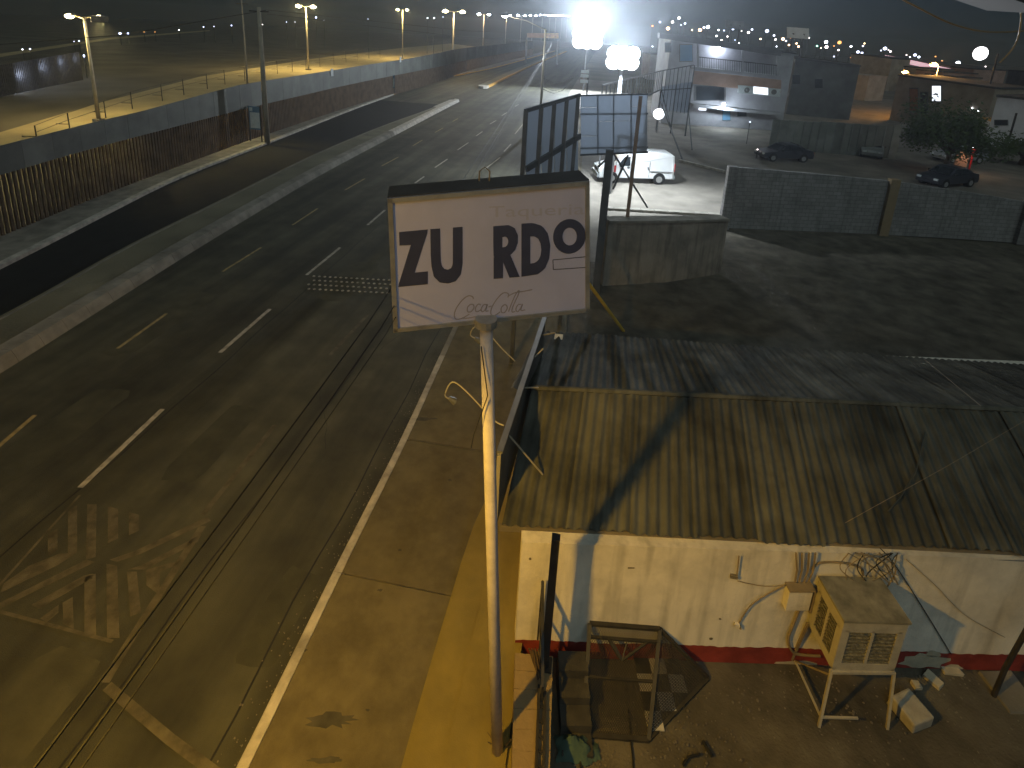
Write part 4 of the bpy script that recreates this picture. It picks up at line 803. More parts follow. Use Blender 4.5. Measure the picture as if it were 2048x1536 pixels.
# second face
pb = at(1241, 560); bw = V((math.cos(R_(6)), math.sin(R_(6)), 0)); bwn = V((bw.y, -bw.x, 0)); BO = Z(pb, 0) - bwn * 0.25
BP = lambda x, y, off=0.0: on_plane(x, y, BO + bwn * off, bwn)
cols = [1161, 1196, 1227, 1262, 1295]; rows_ = [[191, 215, 228, 272, 296, 309], [191, 228, 243, 296, 308], [190, 228, 242, 296, 307], [189, 213, 228, 268, 294, 304]]
for c in range(4):
    for r0_, r1_ in zip(rows_[c][:-1], rows_[c][1:]):
        MB().prism(px_quad(BO, bwn, [(cols[c] + .4, r0_ + .4), (cols[c + 1] - .4, r0_ + .4), (cols[c + 1] - .4, r1_ - .4), (cols[c] + .4, r1_ - .4)], random.uniform(-.01, .01)), -bwn * 0.02).build('sheet_panel', 'bb_back', bb)
for (xq, yq0, yq1) in [(1195.5, 191, 308), (1227, 190, 307), (1262, 190, 305)]: MB().bar(BP(xq, yq0, -.06), BP(xq, yq1, -.06), .05).build('stud', 'bb_frame', bb)
for y0, y1 in ((191, 188), (228, 227), (296, 294), (310, 304)): MB().bar(BP(1160, y0, -.06 if 200 < y0 < 300 else .04), BP(1296, y1, -.06 if 200 < y0 < 300 else .04), .06).build('rail', 'bb_frame', bb)
pt = Z(pb, up(pb, 192)); MB().bar(Z(pb, 0), pt, .13, .13).build('post', 'brown_post', bb)
p2 = at(1190, 600); MB().bar(Z(p2, 0), Z(p2, up(p2, 300)), .26, .2).build('post', 'bb_frame', bb)
for (a, b) in (((1228, 308), (1295, 415)), ((1222, 310), (1196, 334)), ((1256, 310), (1226, 378))): 
    MB().bar(BP(*a, -.1), BP(*b, -.1), .07).build('brace', 'bb_frame', bb)
yb = at(1247, 662); ye = at_depth(1178, 568, 15.9); tag(MB().tube([yb, ye, ye + (ye - yb) * 0.9], .055, 8).build('yellow_guard_tube', 'yellow_pipe', None, yb), 'yellow guard tube slanting down to the ground beside the sign', 'pipe')

# ------------------------------------------------------------------ walls of the lower yard and the lot
def wall_run(name, label, pts, tops, thick, m, cap=None, cat='wall'):
    P0 = [at(*p) for p in pts]; t = thing(name, label, cat, P0[0])
    for i in range(len(P0) - 1):
        a, b = P0[i], P0[i + 1]; d = (b - a).normalized(); n_ = V((-d.y, d.x, 0)) * thick; ha, hb = up(a, tops[i]), up(b, tops[i + 1])
        MB().hexa([a, b, b + n_, a + n_], [Z(a, ha), Z(b, hb), Z(b + n_, hb), Z(a + n_, ha)]).build('panel', m, t)
        if cap: MB().hexa([Z(a - n_ * .15, ha + .003), Z(b - n_ * .15, hb + .003), Z(b + n_ * 1.15, hb + .003), Z(a + n_ * 1.15, ha + .003)], [Z(a - n_ * .15, ha + .1), Z(b - n_ * .15, hb + .1), Z(b + n_ * 1.15, hb + .1), Z(a + n_ * 1.15, ha + .1)]).build('coping', cap, t)
    return t, P0
wall_run('retaining_wall', 'plain brown retaining wall below the parked van', [(1205, 572), (1330, 565), (1440, 548)], [446, 445, 442], .45, 'low_wall', 'concrete')
t, P0 = wall_run('block_wall', 'long grey block wall with pillars behind the dark yard', [(1446, 456), (1600, 462), (1762, 469), (1900, 477), (2034, 486), (2130, 494)], [334, 347, 363, 383, 405, 420], .2, 'cmu')
for i in (0, 2, 4):
    p = P0[i]; hh = up(p, [334, 347, 360, 383, 402, 420][i]) + .06; MB().box(Z(p, hh / 2) + V((0, -.06, 0)), (.45, .38, hh), R_(5)).build('pillar', 'low_wall_brown' if i == 2 else 'cmu', t)
a, b = at(1200, 418), at(1442, 432); kb = thing('lot_kerb', 'pale concrete edging strip along the front of the parking lot', 'kerb', a)
n_ = 9
for k in range(n_): MB().bar(a.lerp(b, k / n_ + .004) + V((0, 0, .06)), a.lerp(b, (k + 1) / n_) + V((0, 0, .06)), .35, .14).build('kerb_stone', 'concrete', kb)
a, b = at(1358, 322), at(1450, 345); kb = thing('lot_kerb', 'pale kerb line on the lot behind the parked van', 'kerb', a)
for k in range(5): MB().bar(a.lerp(b, k / 5 + .005) + V((0, 0, .07)), a.lerp(b, (k + 1) / 5) + V((0, 0, .07)), .25, .15).build('kerb_stone', 'kerb_white', kb)

# ------------------------------------------------------------------ vehicles
def vehicle(name, label, pos, heading, prof, width, wheels, wr, paint, glass, cat, group=None, extra=None):
    t = thing(name, label, cat, pos, group); t.rotation_euler = (0, 0, heading); z0 = V((0, 0, 0))
    def bd_(m, nm, mt, par=None, smooth=False):
        o = bpy.data.objects.new(nm, m.mesh(nm, mt, z0, smooth)); COL.objects.link(o); o.parent = par or t; return o
    m = MB(); w = width / 2; n = len(prof); zt = max(z for _, z in prof)
    def wf_(z): return w * (1 - .16 * max(0, (z - .55 * zt) / (.45 * zt)) ** 1.3)
    rings = []
    for sgn, f in ((-1, 1.0), (-1, .93), (1, .93), (1, 1.0)):
        rings.append([V((x, 0, z)) for x, z in prof])
    cxp = sum(x for x, _ in prof) / n; czp = sum(z for _, z in prof) / n
    vs_ = []
    for sgn, inset in ((-1, .05), (-1, 0), (1, 0), (1, .05)):
        for x, z in prof:
            k = 1 - (inset * .9); vs_.append(V((cxp + (x - cxp) * k if inset else x, sgn * (wf_(z) if inset else wf_(z) - .05), czp + (z - czp) * k if inset else z)))
    fs_ = [tuple(range(n)), tuple(3 * n + k for k in range(n - 1, -1, -1))]
    for r in range(3):
        for k in range(n): fs_.append((r * n + k, r * n + (k + 1) % n, (r + 1) * n + (k + 1) % n, (r + 1) * n + k))
    m.add(vs_, fs_); body = bd_(m, 'body', paint)
    for wx in wheels:
        for sgn in (-1, 1):
            c = MB(); c.tube([(wx, sgn * (w - .20), wr), (wx, sgn * (w + .015), wr)], wr, 18); ty = bd_(c, 'wheel', 'rubber')
            c = MB(); c.tube([(wx, sgn * (w + .005), wr), (wx, sgn * (w + .03), wr)], wr * .62, 14); bd_(c, 'rim', 'rim', ty)
            c = MB(); c.tube([(wx, sgn * (w - .3), wr + .03), (wx, sgn * (w + .004), wr + .03)], wr * 1.2, 18); bd_(c, 'wheel_arch', 'rubber')
    for side in (-1, 1):
        for g_ in glass:
            ys_ = [V((x, side * (wf_(z) + .006), z)) for x, z in g_]; bd_(MB().prism(ys_, (0, side * -.012, 0)), 'side_window', 'glass_dark')
    if extra: extra(t, bd_, w, wf_)
    return t
def van_extra(t, b, w, wf_):
    b(MB().prism([V((.80, -w * .78, 1.18)), V((.80, w * .78, 1.18)), V((1.42, w * .70, 1.80)), V((1.42, -w * .70, 1.80))], V((-.03, 0, .03))), 'windscreen', 'glass_dark')
    for s_ in (-1, 1):
        b(MB().box((.06, s_ * w * .72, .86), (.18, .3, .2)), 'headlight', 'notice_white'); b(MB().box((5.0, s_ * w * .86, 1.15), (.06, .16, .5)), 'tail_light', 'tail_red')
        b(MB().box((1.35, s_ * (w + .1), 1.25), (.1, .2, .22)), 'mirror', 'rubber')
        b(MB().box((1.02, s_ * (w + .006), .98), (.14, .02, .45)), 'side_marking', 'tail_red')
        for x in (1.08, 2.05, 3.3): b(MB().box((x, s_ * (w + .002), 1.0), (.016, .012, 1.05)), 'door_seam', 'rubber')
        b(MB().box((1.9, s_ * (w + .012), 1.1), (.16, .03, .04)), 'door_handle', 'rubber'); b(MB().box((3.2, s_ * (w + .012), 1.1), (.05, .03, .12)), 'door_handle', 'rubber')
        b(MB().box((4.1, s_ * (w + .01), .86), (1.5, .02, .035)), 'slide_rail', 'rubber')
    b(MB().box((-.02, 0, .5), (.2, w * 1.9, .25)), 'bumper', 'grey_paint'); b(MB().box((5.0, 0, .5), (.14, w * 1.9, .24)), 'bumper', 'grey_paint')
    b(MB().box((-.02, 0, .82), (.08, w * .9, .16)), 'grille', 'rubber'); b(MB().box((5.07, 0, .78), (.02, .5, .13)), 'number_plate', 'notice_white')
van_prof = [(.05, .34), (0, .72), (.12, .98), (.72, 1.16), (1.0, 1.42), (1.38, 1.84), (1.72, 2.02), (2.4, 2.09), (3.6, 2.10), (4.72, 2.05), (4.93, 1.9), (5.0, 1.1), (4.98, .36)]
fwp = at(1222, 366); hd_ = R_(13)
vehicle('parked_van', 'white panel van parked in the floodlit lot', fwp - V((math.cos(hd_), math.sin(hd_), 0)) * .85 + V((-math.sin(hd_), math.cos(hd_), 0)) * .85, hd_, van_prof, 1.74, (.85, 4.02), .34, 'van_paint', [[(1.22, 1.22), (2.0, 1.22), (2.0, 1.78), (1.62, 1.78)]], 'van', None, van_extra)
car_prof = [(.03, .3), (0, .55), (.1, .72), (1.1, .88), (1.75, 1.32), (2.2, 1.42), (2.9, 1.40), (3.6, 1.05), (4.25, .95), (4.35, .6), (4.3, .3)]
def car_extra(t, b, w, wf_):
    b(MB().prism([V((1.16, -w * .8, .92)), V((1.16, w * .8, .92)), V((1.74, w * .68, 1.31)), V((1.74, -w * .68, 1.31))], V((-.02, 0, .03))), 'windscreen', 'glass_dark')
    b(MB().prism([V((3.56, -w * .8, 1.09)), V((3.56, w * .8, 1.09)), V((2.95, w * .68, 1.39)), V((2.95, -w * .68, 1.39))], V((.02, 0, .03))), 'rear_window', 'glass_dark')
    for s_ in (-1, 1): b(MB().box((.06, s_ * w * .7, .62), (.12, .3, .14)), 'headlight', 'notice_white'); b(MB().box((4.3, s_ * w * .72, .75), (.1, .3, .14)), 'tail_light', 'tail_red'); b(MB().box((1.5, s_ * (w + .08), .98), (.12, .16, .12)), 'mirror', 'rubber')
car_glass = [[(1.45, .93), (2.25, .93), (2.25, 1.33), (1.86, 1.31)], [(2.31, .93), (3.3, .98), (2.88, 1.33), (2.31, 1.33)]]
for px, hdg, paint, lab in (((1516, 318), .25, 'dark_paint', 'dark saloon car parked behind the left end of the block wall'), ((1742, 318), 1.2, 'grey_paint', 'grey car parked left of the bushy tree'), ((1850, 372), 0.5, 'dark_paint', 'dark car parked close behind the block wall under the tree'), ((1872, 322), 0.3, 'grey_paint', 'pale car half hidden under the tree by the small red post'), ((1668, 196), .2, 'grey_paint', 'car parked far back below the tan wall')):
    vehicle('parked_car', lab, at(*px), hdg, car_prof, 1.7, (.8, 3.45), .31, paint, car_glass, 'car', 'cars parked around the lots', car_extra)

# ------------------------------------------------------------------ second billboard skeleton, floodlights and posts by the lot
fA, fB, fC = V((0.1, 35.2, 0)), at(1312, 262), at(1370, 272); hA_, hB_, hC_ = 6.3, up(fB, 141), up(fC, 130)
f2 = thing('billboard_skeleton', 'tall open billboard skeleton of upright steel bars beside the floodlit lot', 'billboard', fB)
nS = 22
for k in range(nS + 1):
    p = fA.lerp(fB, k / nS); hh = hA_ + (hB_ - hA_) * k / nS; MB().bar(Z(p, 4.2), Z(p, hh), .08).build('upright', 'grey_steel', f2)
    if k % 7 == 1: MB().bar(Z(p, 0), Z(p, 4.2), .12).build('post', 'grey_steel', f2)
MB().bar(Z(fA, hA_), Z(fB, hB_), .10).build('rail', 'grey_steel', f2); MB().bar(Z(fA, 4.3), Z(fB, 4.3), .10).build('rail', 'grey_steel', f2)
nS = 8
for k in range(nS + 1):
    p = fB.lerp(fC, k / nS); hh = hB_ + (hC_ - hB_) * k / nS; MB().bar(Z(p, 0 if k % 4 == 0 else 2.2), Z(p, hh), .12 if k % 4 == 0 else .07).build('upright', 'bb_frame', f2)
fdn = (fC - fB).normalized(); fnn = V((fdn.y, -fdn.x, 0))
MB().hexa([Z(fB - fnn * .1, 2.3), Z(fC - fnn * .1, 2.3), Z(fC - fnn * .16, 2.3), Z(fB - fnn * .16, 2.3)], [Z(fB - fnn * .1, hB_ - 1.6), Z(fC - fnn * .1, hC_ - 1.6), Z(fC - fnn * .16, hC_ - 1.6), Z(fB - fnn * .16, hB_ - 1.6)]).build('skin_panel', 'bb_back', f2)
for f in (1.0, .68): MB().bar(Z(fB, hB_ * f), Z(fC, hC_ * f), .1).build('rail', 'bb_frame', f2)
for (a, za, b) in ((fB, 3.2, (1366, 322)), (fC, 2.6, (1384, 300)), (fB, 4.4, (1345, 268))): MB().bar(Z(a, za), at(*b), .09).build('brace', 'bb_frame', f2)
o = at(1313, 262); od = at_depth(1318, 228, depth(Z(o, 2))-1.2); ov = thing('oval_sign', 'glowing white oval sign hanging low on the billboard skeleton', 'sign', Z(od, 0))
MB().tube([od - V((.05, .05, 0)), od + V((.0, .09, 0))], .55, 20).build('lit_face', 'glow_soft', ov); MB().tube([Z(od, 0) + V((0, .15, 0)), Z(od, od.z) + V((0, .15, 0))], .06, 6).build('post', 'grey_steel', ov)
# floodlights
def flood(px, d, label, power, aim, cone, size, extra_r=.25, bl=.3, beam=0, spill=0):
    q = at_depth(*px, d); t = thing('floodlight', label, 'floodlight', Z(q, 0)); MB().tube([Z(q, 0) + V((0, .5, 0)), Z(q, q.z) + V((0, .5, 0))], .12, 8).build('mast', 'grey_steel', t)
    MB().bar(q + V((-size, .45, 0)), q + V((size, .45, 0)), .1).build('crossbar', 'grey_steel', t)
    for dz in (-.30 * size, .30 * size):
        for dx in (-.60 * size, 0, .60 * size):
            h = MB().tube([q + V((dx, .04, dz)), q + V((dx, .2, dz)), q + V((dx, .42, dz))], [.45 * size, .42 * size, .18 * size], 16).build('housing', 'dark_steel', t); MB().ball(q + V((dx, .04, dz)), (.46 + .05 * random.random()) * size, 14, 7, (1, .22, 1)).build('lens', 'glow_flood', h, smooth=True)
    lamp_light('flood_beam', 'SPOT', q + V((0, -.4, 0)), beam, COOL, t, .3, CC - q + V((0, 0, .26 * (CC - q).length)), R_(40), 1.0)
    if spill: lamp_light('flood_spill', 'POINT', q + V((0, -.5, .2)), spill, COOL, t, .25)
    lamp_light('flood_light', 'SPOT', q + V((0, -.35, 0)), power, COOL, t, extra_r, aim, R_(cone), bl); return q
qa = flood((1175, 76), 92, 'larger dazzling twin floodlight on a mast high beside the road', 42000, (-.22, -.7, -.7), 165, 2.3, .3, 1.0, 1300000)
qb = flood((1246, 116), 31, 'dazzling floodlight over the lot, right of the larger one', 16000, (.12, .55, -.8), 160, .85, .2, 1.0, 170000, 700)
pr = at(1172, 205); tt = thing('sign_post', 'post with small stacked signs under the floodlights', 'sign post', pr); MB().tube([pr, Z(pr, up(pr, 140))], .12, 8).build('post', 'dark_steel', tt)
for y in (144, 152, 163): MB().box(Z(pr, up(pr, y)) + V((-.5, -.1, 0)), (1.1, .05, .45)).build('plate', 'notice_white', tt)
# lamp pole with the long arm, and drooping service cables
pl = at(1079, 252); lpz = up(pl, 58); lt = thing('street_lamp', 'single street lamp with a long arm reaching left over the road', 'street lamp', pl)
MB().tube([pl, Z(pl, lpz)], [.15, .09], 10).build('pole', 'galv_pole', lt, smooth=True); ae = at_depth(1016, 32, depth(Z(pl, lpz))); MB().tube([Z(pl, lpz - .1), Z(pl, lpz).lerp(ae, .5) + V((0, 0, .15)), ae], .05, 6).build('arm', 'galv_pole', lt)
hd = MB().box(ae + V((-.3, 0, .05)), (.8, .3, .15)).build('lamp_head', 'grey_steel', lt); MB().ball(ae + V((-.3, 0, -.05)), .2, 8, 6, (1.3, .8, .6)).build('lens', 'glow_white', hd, smooth=True); lamp_light('lamp_light', 'POINT', ae + V((-.3, 0, -.35)), 1500, (1, .9, .75), lt)
for k, (a, b, sag, lab) in enumerate([((1085, 155), (1152, 150), .8, 'uppermost pale service cable drooping from the long-armed lamp pole'), ((1085, 172), (1156, 150), 1.1, 'middle pale service cable drooping from the long-armed lamp pole'), ((1085, 178), (1150, 158), 1.0, 'lowest pale service cable drooping from the long-armed lamp pole')]):
    w_ = depth(Z(pl, 5)); p, q = at_depth(*a, w_), at_depth(*b, w_ - 1); tag(MB().tube([p, p.lerp(q, .35) - V((0, 0, sag * .8)), p.lerp(q, .65) - V((0, 0, sag * .75)), q], .03, 5).build('service_cable', 'plate_steel', None, p), lab, 'cable', 'service cables on the lamp pole')

# ------------------------------------------------------------------ two-storey building with lit balcony
def building(name, label, a, b, ta, tb, deep, wm, rm='roof_dark', wins=(), cat='building', para=.25, pieces=None):
    A_, B_ = at(*a), at(*b); d = (B_ - A_).normalized(); n_ = V((d.y, -d.x, 0)); ha, hb = up(A_, ta), up(B_, tb); hh = (ha + hb) / 2
    t = thing(name, label, cat, A_); bk_ = -n_ * deep
    MB().hexa([A_, B_, B_ + bk_, A_ + bk_], [Z(A_, ha), Z(B_, hb), Z(B_ + bk_, hb), Z(A_ + bk_, ha)]).build('wall', wm, t)
    ov_ = n_ * .12; 
    MB().hexa([Z(A_ + ov_ - d * .1, ha + .003), Z(B_ + ov_ + d * .1, hb + .003), Z(B_ + bk_ + d * .1, hb + .003), Z(A_ + bk_ - d * .1, ha + .003)], [Z(A_ + ov_ - d * .1, ha + para), Z(B_ + ov_ + d * .1, hb + para), Z(B_ + bk_ + d * .1, hb + para), Z(A_ + bk_ - d * .1, ha + para)]).build('roof', rm, t)
    for (x0, y0, x1, y1, pm_) in wins:
        q = px_quad(A_, n_, [(x0, y0), (x1, y0), (x1, y1), (x0, y1)], .02); c = sum(q, V((0, 0, 0))) / 4
        fr = MB().prism([c + (p - c) * 1.12 for p in q], n_ * .05).build('door' if pm_ in ('b_blue', 'b_door') else 'window', 'b_dark', t)
        MB().prism([p + n_ * .055 for p in q], n_ * .02).build('pane' if pm_ not in ('b_blue', 'b_door') else 'leaf', pm_, fr)
    return t, A_, B_, d, n_
mat('b_door', (0.30, 0.13, 0.06), 0.7, 0.15, 2)
t, A_, B_, d_, n_ = building('balcony_building', 'two-storey building with a brightly lit railed balcony and orange parapet', (1322, 246), (1562, 262), 72, 108, 9, 'b_grey', 'roof_dark', [(1330, 86, 1342, 104, 'glass_dark'), (1360, 90, 1384, 122, 'b_blue'), (1445, 214, 1460, 240, 'b_blue'), (1475, 218, 1492, 232, 'glass_dark'), (1392, 172, 1448, 200, 'glass_dark')])
PQ = lambda pts, off=0.0: px_quad(A_, n_, pts, off)
# balcony: recess built in front of the wall
MB().prism(PQ([(1386, 133), (1562, 152), (1562, 158), (1386, 139)], 1.6), -n_ * 1.55).build('balcony_floor', 'b_grey', t)
MB().prism(PQ([(1386, 141), (1563, 160), (1562, 186), (1386, 168)], 1.6), -n_ * .15).build('parapet', 'b_orange', t)
MB().prism(PQ([(1320, 66), (1562, 103), (1562, 112), (1320, 76)], 1.9), -n_ * 1.85).build('canopy', 'roof_dark', t)
for x, y0, y1 in ((1396, 82, 138), (1486, 97, 147), (1556, 108, 155)): MB().prism(PQ([(x - 2, y0), (x + 2, y0), (x + 2, y1), (x - 2, y1)], 1.55), -n_ * .15).build('column', 'b_grey', t)
rl_ = MB().prism(PQ([(1398, 113), (1556, 130), (1556, 132), (1398, 115)], 1.55), -n_ * .05).build('railing', 'dark_steel', t)
for k in range(34):
    x = 1400 + k * 4.6; y = 114 + (x - 1398) * .108; MB().prism(PQ([(x, y), (x + .8, y), (x + .8, y + 22), (x, y + 22)], 1.53), -n_ * .03).build('baluster', 'dark_steel', rl_)
bl = PQ([(1437, 94), (1438, 94), (1438, 95), (1437, 95)], .35)[0]; MB().ball(bl, .16, 8, 6).build('balcony_lamp', 'glow_white', t, smooth=True); lamp_light('lamp_light', 'POINT', bl + n_ * .35 - V((0, 0, .25)), 260, (.72, .82, 1.0), t, .12)
sb = MB().prism(PQ([(1476, 170), (1562, 178), (1560, 194), (1476, 186)], 1.62), -n_ * .1).build('shop_sign', 'notice_white', t); MB().prism(PQ([(1507, 173), (1536, 176), (1536, 190), (1507, 187)], 1.66), -n_ * .02).build('lit_panel', 'glow_window', sb)
for (x, y) in ((1548, 184), (1494, 180)):
    c = PQ([(x, y)], 1.67)[0]; MB().tube([c, c + n_ * .02], .28, 14).build('round_emblem', 'b_dark', sb)
MB().prism(PQ([(1386, 208), (1562, 226), (1562, 232), (1386, 214)], 1.2), -n_ * 1.15).build('awning', 'b_grey', t)
pl_ = PQ([(1447, 207)], 1.4)[0]; wl_ = thing('wall_lamp', 'starry white lamp over the blue door of the balcony building', 'lamp', pl_); MB().box(pl_, (.4, .15, .12)).build('bracket', 'dark_steel', wl_); MB().ball(pl_ - V((0, .1, .1)), .19, 8, 6).build('bulb', 'glow_white', wl_, smooth=True); lamp_light('lamp_light', 'POINT', pl_ + n_ * .5 - V((0, 0, .3)), 500, (.75, .88, 1), wl_)
c = PQ([(1405, 217)], .3)[0]; tag(MB().box(c, (.8, .08, .42)).build('lit_sign', 'glow_window', None, c), 'small lit rectangular sign left of the blue door', 'sign')
# neighbours
random.seed(4)
building('far_building', 'grey flat-roofed building right of the balcony building', (1572, 228), (1698, 240), 118, 134, 10, 'b_dark', 'roof_dark', [(1585, 150, 1600, 168, 'glass_dark'), (1630, 158, 1645, 176, 'glass_dark')])
building('far_building', 'low tan building with dark openings below the far town lights', (1636, 190), (1728, 202), 146, 154, 6, 'b_tan', 'b_tan', [(1660, 158, 1666, 172, 'glass_dark'), (1680, 160, 1686, 174, 'glass_dark'), (1696, 162, 1702, 176, 'glass_dark')])
building('far_building', 'tan house corner with small lit window behind the tan wall', (1690, 172), (1770, 182), 108, 118, 6, 'b_tan', 'roof_dark', [(1700, 128, 1705, 138, 'glow_window')])
t4, A4, B4, d4, n4 = building('orange_lit_building', 'flat building with an orange lit doorway behind the bushy tree', (1778, 240), (1965, 272), 152, 178, 8, 'b_tan', 'roof_dark', [(1820, 178, 1836, 222, 'b_door'), (1865, 172, 1882, 202, 'glow_window'), (1842, 186, 1856, 226, 'glass_dark')])
t5, A5, B5, d5, n5 = building('shop_building', 'long shop building with a glowing pink strip along its roof edge', (1760, 150), (1925, 180), 112, 138, 9, 'b_dark', 'roof_dark', [])
for (x0, y0, x1, y1) in ((1770, 110, 1802, 116), (1812, 118, 1862, 129), (1864, 129, 1912, 140)):
    q = px_quad(A5, n5, [(x0, y0), (x1, y1), (x1, y1 + 9), (x0, y0 + 9)], .3); MB().prism(q, -n5 * .15).build('lit_strip', 'glow_pink', t5)
building('white_building', 'pale bluish white building at the right edge below the red canopy', (1968, 292), (2090, 312), 194, 208, 9, 'b_white', 'roof_dark', [(1990, 240, 2015, 250, 'glass_dark')])
building('white_building', 'low white shed with orange roof edge left of the white building', (1975, 290), (2035, 296), 245, 250, 3, 'b_white', 'kerb_orange', [])
tr, Ar, Br, dr, nr = building('red_canopy_shop', 'distant shop with a red lit canopy at the right edge', (1990, 225), (2090, 240), 180, 190, 6, 'b_white', 'roof_dark', [])
MB().prism(px_quad(Ar, nr, [(1992, 176), (2085, 192), (2085, 200), (1992, 184)], .4), -nr * .2).build('canopy_band', 'glow_red', tr)
for x in (2008, 2038): MB().ball(px_quad(Ar, nr, [(x, 180 + (x - 2000) * .1)], .7)[0], .35, 8, 6).build('canopy_lamp', 'glow_white', tr, smooth=True)
# sheet-metal fence
A6, B6 = at(1536, 296), at(1790, 318); d6 = (B6 - A6).normalized(); n6 = V((d6.y, -d6.x, 0)); t = thing('sheet_fence', 'tall dull sheet-metal fence behind the dark saloon car', 'fence', A6)
nn_ = 16
for k in range(nn_):
    a = A6.lerp(B6, k / nn_) + d6 * .02; b = A6.lerp(B6, (k + 1) / nn_); h6 = up(a, 238 + k * .9) + random.uniform(-.05, .05); MB().hexa([a, b, b - n6 * .06, a - n6 * .06], [Z(a, h6), Z(b, h6), Z(b - n6 * .06, h6), Z(a - n6 * .06, h6)]).build('sheet', 'container', t)
    MB().par(a + n6 * .002, d6 * .1, n6 * .05, (0, 0, h6)).build('rib', 'container', t)
random.seed(77)
for k in range(22):
    x0 = 1290 + k * 36 + random.uniform(-10, 10); x1 = x0 + random.uniform(30, 70); D = random.uniform(105, 180); yh0 = 62 + (x0 - 1024) * math.tan(ROLL); h_ = random.uniform(3.2, 6.2); gy = yh0 + CAM_H / D * 1100; ty = yh0 + (CAM_H - h_) / D * 1100; sl_ = (x1 - x0) * math.tan(ROLL)
    ws = []
    for j in range(random.choice((0, 1, 1, 2))):
        wx = random.uniform(x0 + 4, x1 - 8); ws.append((wx, ty + (gy - ty) * .3 + sl_ * .5, wx + random.uniform(2, 5), ty + (gy - ty) * .3 + sl_ * .5 + random.uniform(2, 5), random.choice(('glow_window', 'glow_warm', 'glow_warm', 'glass_dark'))))
    t_h = building('distant_house', 'low dark house in the row below the distant town lights', (x0, gy), (x1, gy + sl_), ty, ty + sl_, 8, random.choice(('b_tan', 'b_dark', 'b_grey', 'b_orange')), 'roof_dark', ws)[0]; t_h['group'] = 'dark houses below the distant town lights'
# orange lamps
lamp_px(1797, 238, 146, 'orange street lamp beside the orange lit doorway', 900, m='glow_orange', color=(1, .5, .13), size=1.1, arm=.3, pole_r=.08, single=True)
lamp_px(1852, 236, 131, 'brightest orange street lamp above the long shop roof', 1600, m='glow_orange', color=(1, .5, .13), size=1.5, arm=.3, pole_r=.1, single=True)
p = at(1936, 345); t = thing('gate_lamp', 'small reddish post with a tiny lamp at the right side of the tree', 'lamp', p); hh = up(p, 297); MB().tube([p, Z(p, hh)], .07, 8).build('post', 'tail_red', t); MB().ball(Z(p, hh + .1), .12, 8, 6).build('bulb', 'glow_white', t, smooth=True); MB().box(p + V((-.6, .2, .8)), (.9, .15, 1.6)).build('gate_panel', 'b_orange', t); lamp_light('lamp_light', 'POINT', Z(p, hh - .1) + V((-.3, -.35, 0)), 60, (1, .6, .3), t)
p = at(1669, 340); 
p = at_depth(1773, 260, 50); tag(MB().box(p, (.75, .1, .35)).build('lit_sign', 'glow_window', None, p), 'tiny lit yellow sign in the dark left of the tree', 'sign')
p = at(1955, 262); t = thing('round_sign', 'glowing round white sign on a tall pole above the right-hand roofs', 'sign', p); zz = up(p, 107); dd = depth(Z(p, zz)); MB().tube([p, Z(p, zz)], .1, 8).build('pole', 'dark_steel', t); c = at_depth(1961, 107, dd); MB().tube([c - n_ * -.12, c - n_ * .12], .80, 24).build('lit_face', 'glow_sign_white', t)
p = at_depth(2033, 226, 52); tag(MB().tube([Z(p, 0), Z(p, p.z)], .09, 8).build('dark_post', 'dark_steel', None, Z(p, 0)), 'dark bare post in front of the white building', 'post')
# bushy tree
def tree(base, h, rx, label, n=6500):
    base = V(base); t = thing('bushy_tree', label, 'tree', base); random.seed(31); tk = MB(); tk.tube([base, base + V((.1, 0, h * .25)), base + V((0, .1, h * .45))], [.22, .17, .13], 9)
    lobes = []
    for k in range(11):
        a = k * 2.4; r = rx * random.uniform(.25, .72); c = base + V((r * math.cos(a), r * math.sin(a) * .8, h * random.uniform(.42, .8))); lobes.append((c, rx * random.uniform(.28, .46))); tk.tube([base + V((0, 0, h * .3)), (base + V((0, 0, h * .4))).lerp(c, .6) + V((0, 0, .2)), c], [.10, .06, .03], 6)
    lobes.append((base + V((0, 0, h * .72)), rx * .5)); tk.build('trunk', 'bark', t); cr = MB()
    for k in range(n):
        c, r = random.choice(lobes); v = V((random.gauss(0, 1), random.gauss(0, 1), random.gauss(0, .75))).normalized() * r * random.uniform(.45, 1.08); p = c + v
        if p.z < h * .14: continue
        u = V((random.gauss(0, 1), random.gauss(0, 1), random.gauss(0, 1))).normalized(); w_ = u.orthogonal().normalized(); L = random.uniform(.10, .2); u = u * L; w_ = w_ * L * .45; cr.poly([p - u, p - w_, p + u, p + w_])
    cr.build('crown', 'leaf', t); return t
tree(at(1885, 352), 5.9, 4.0, 'broad bushy tree behind the block wall on the right')
tree(at(2040, 330), 2.6, 2.2, 'low dark shrub right of the tree at the picture edge', 1800)
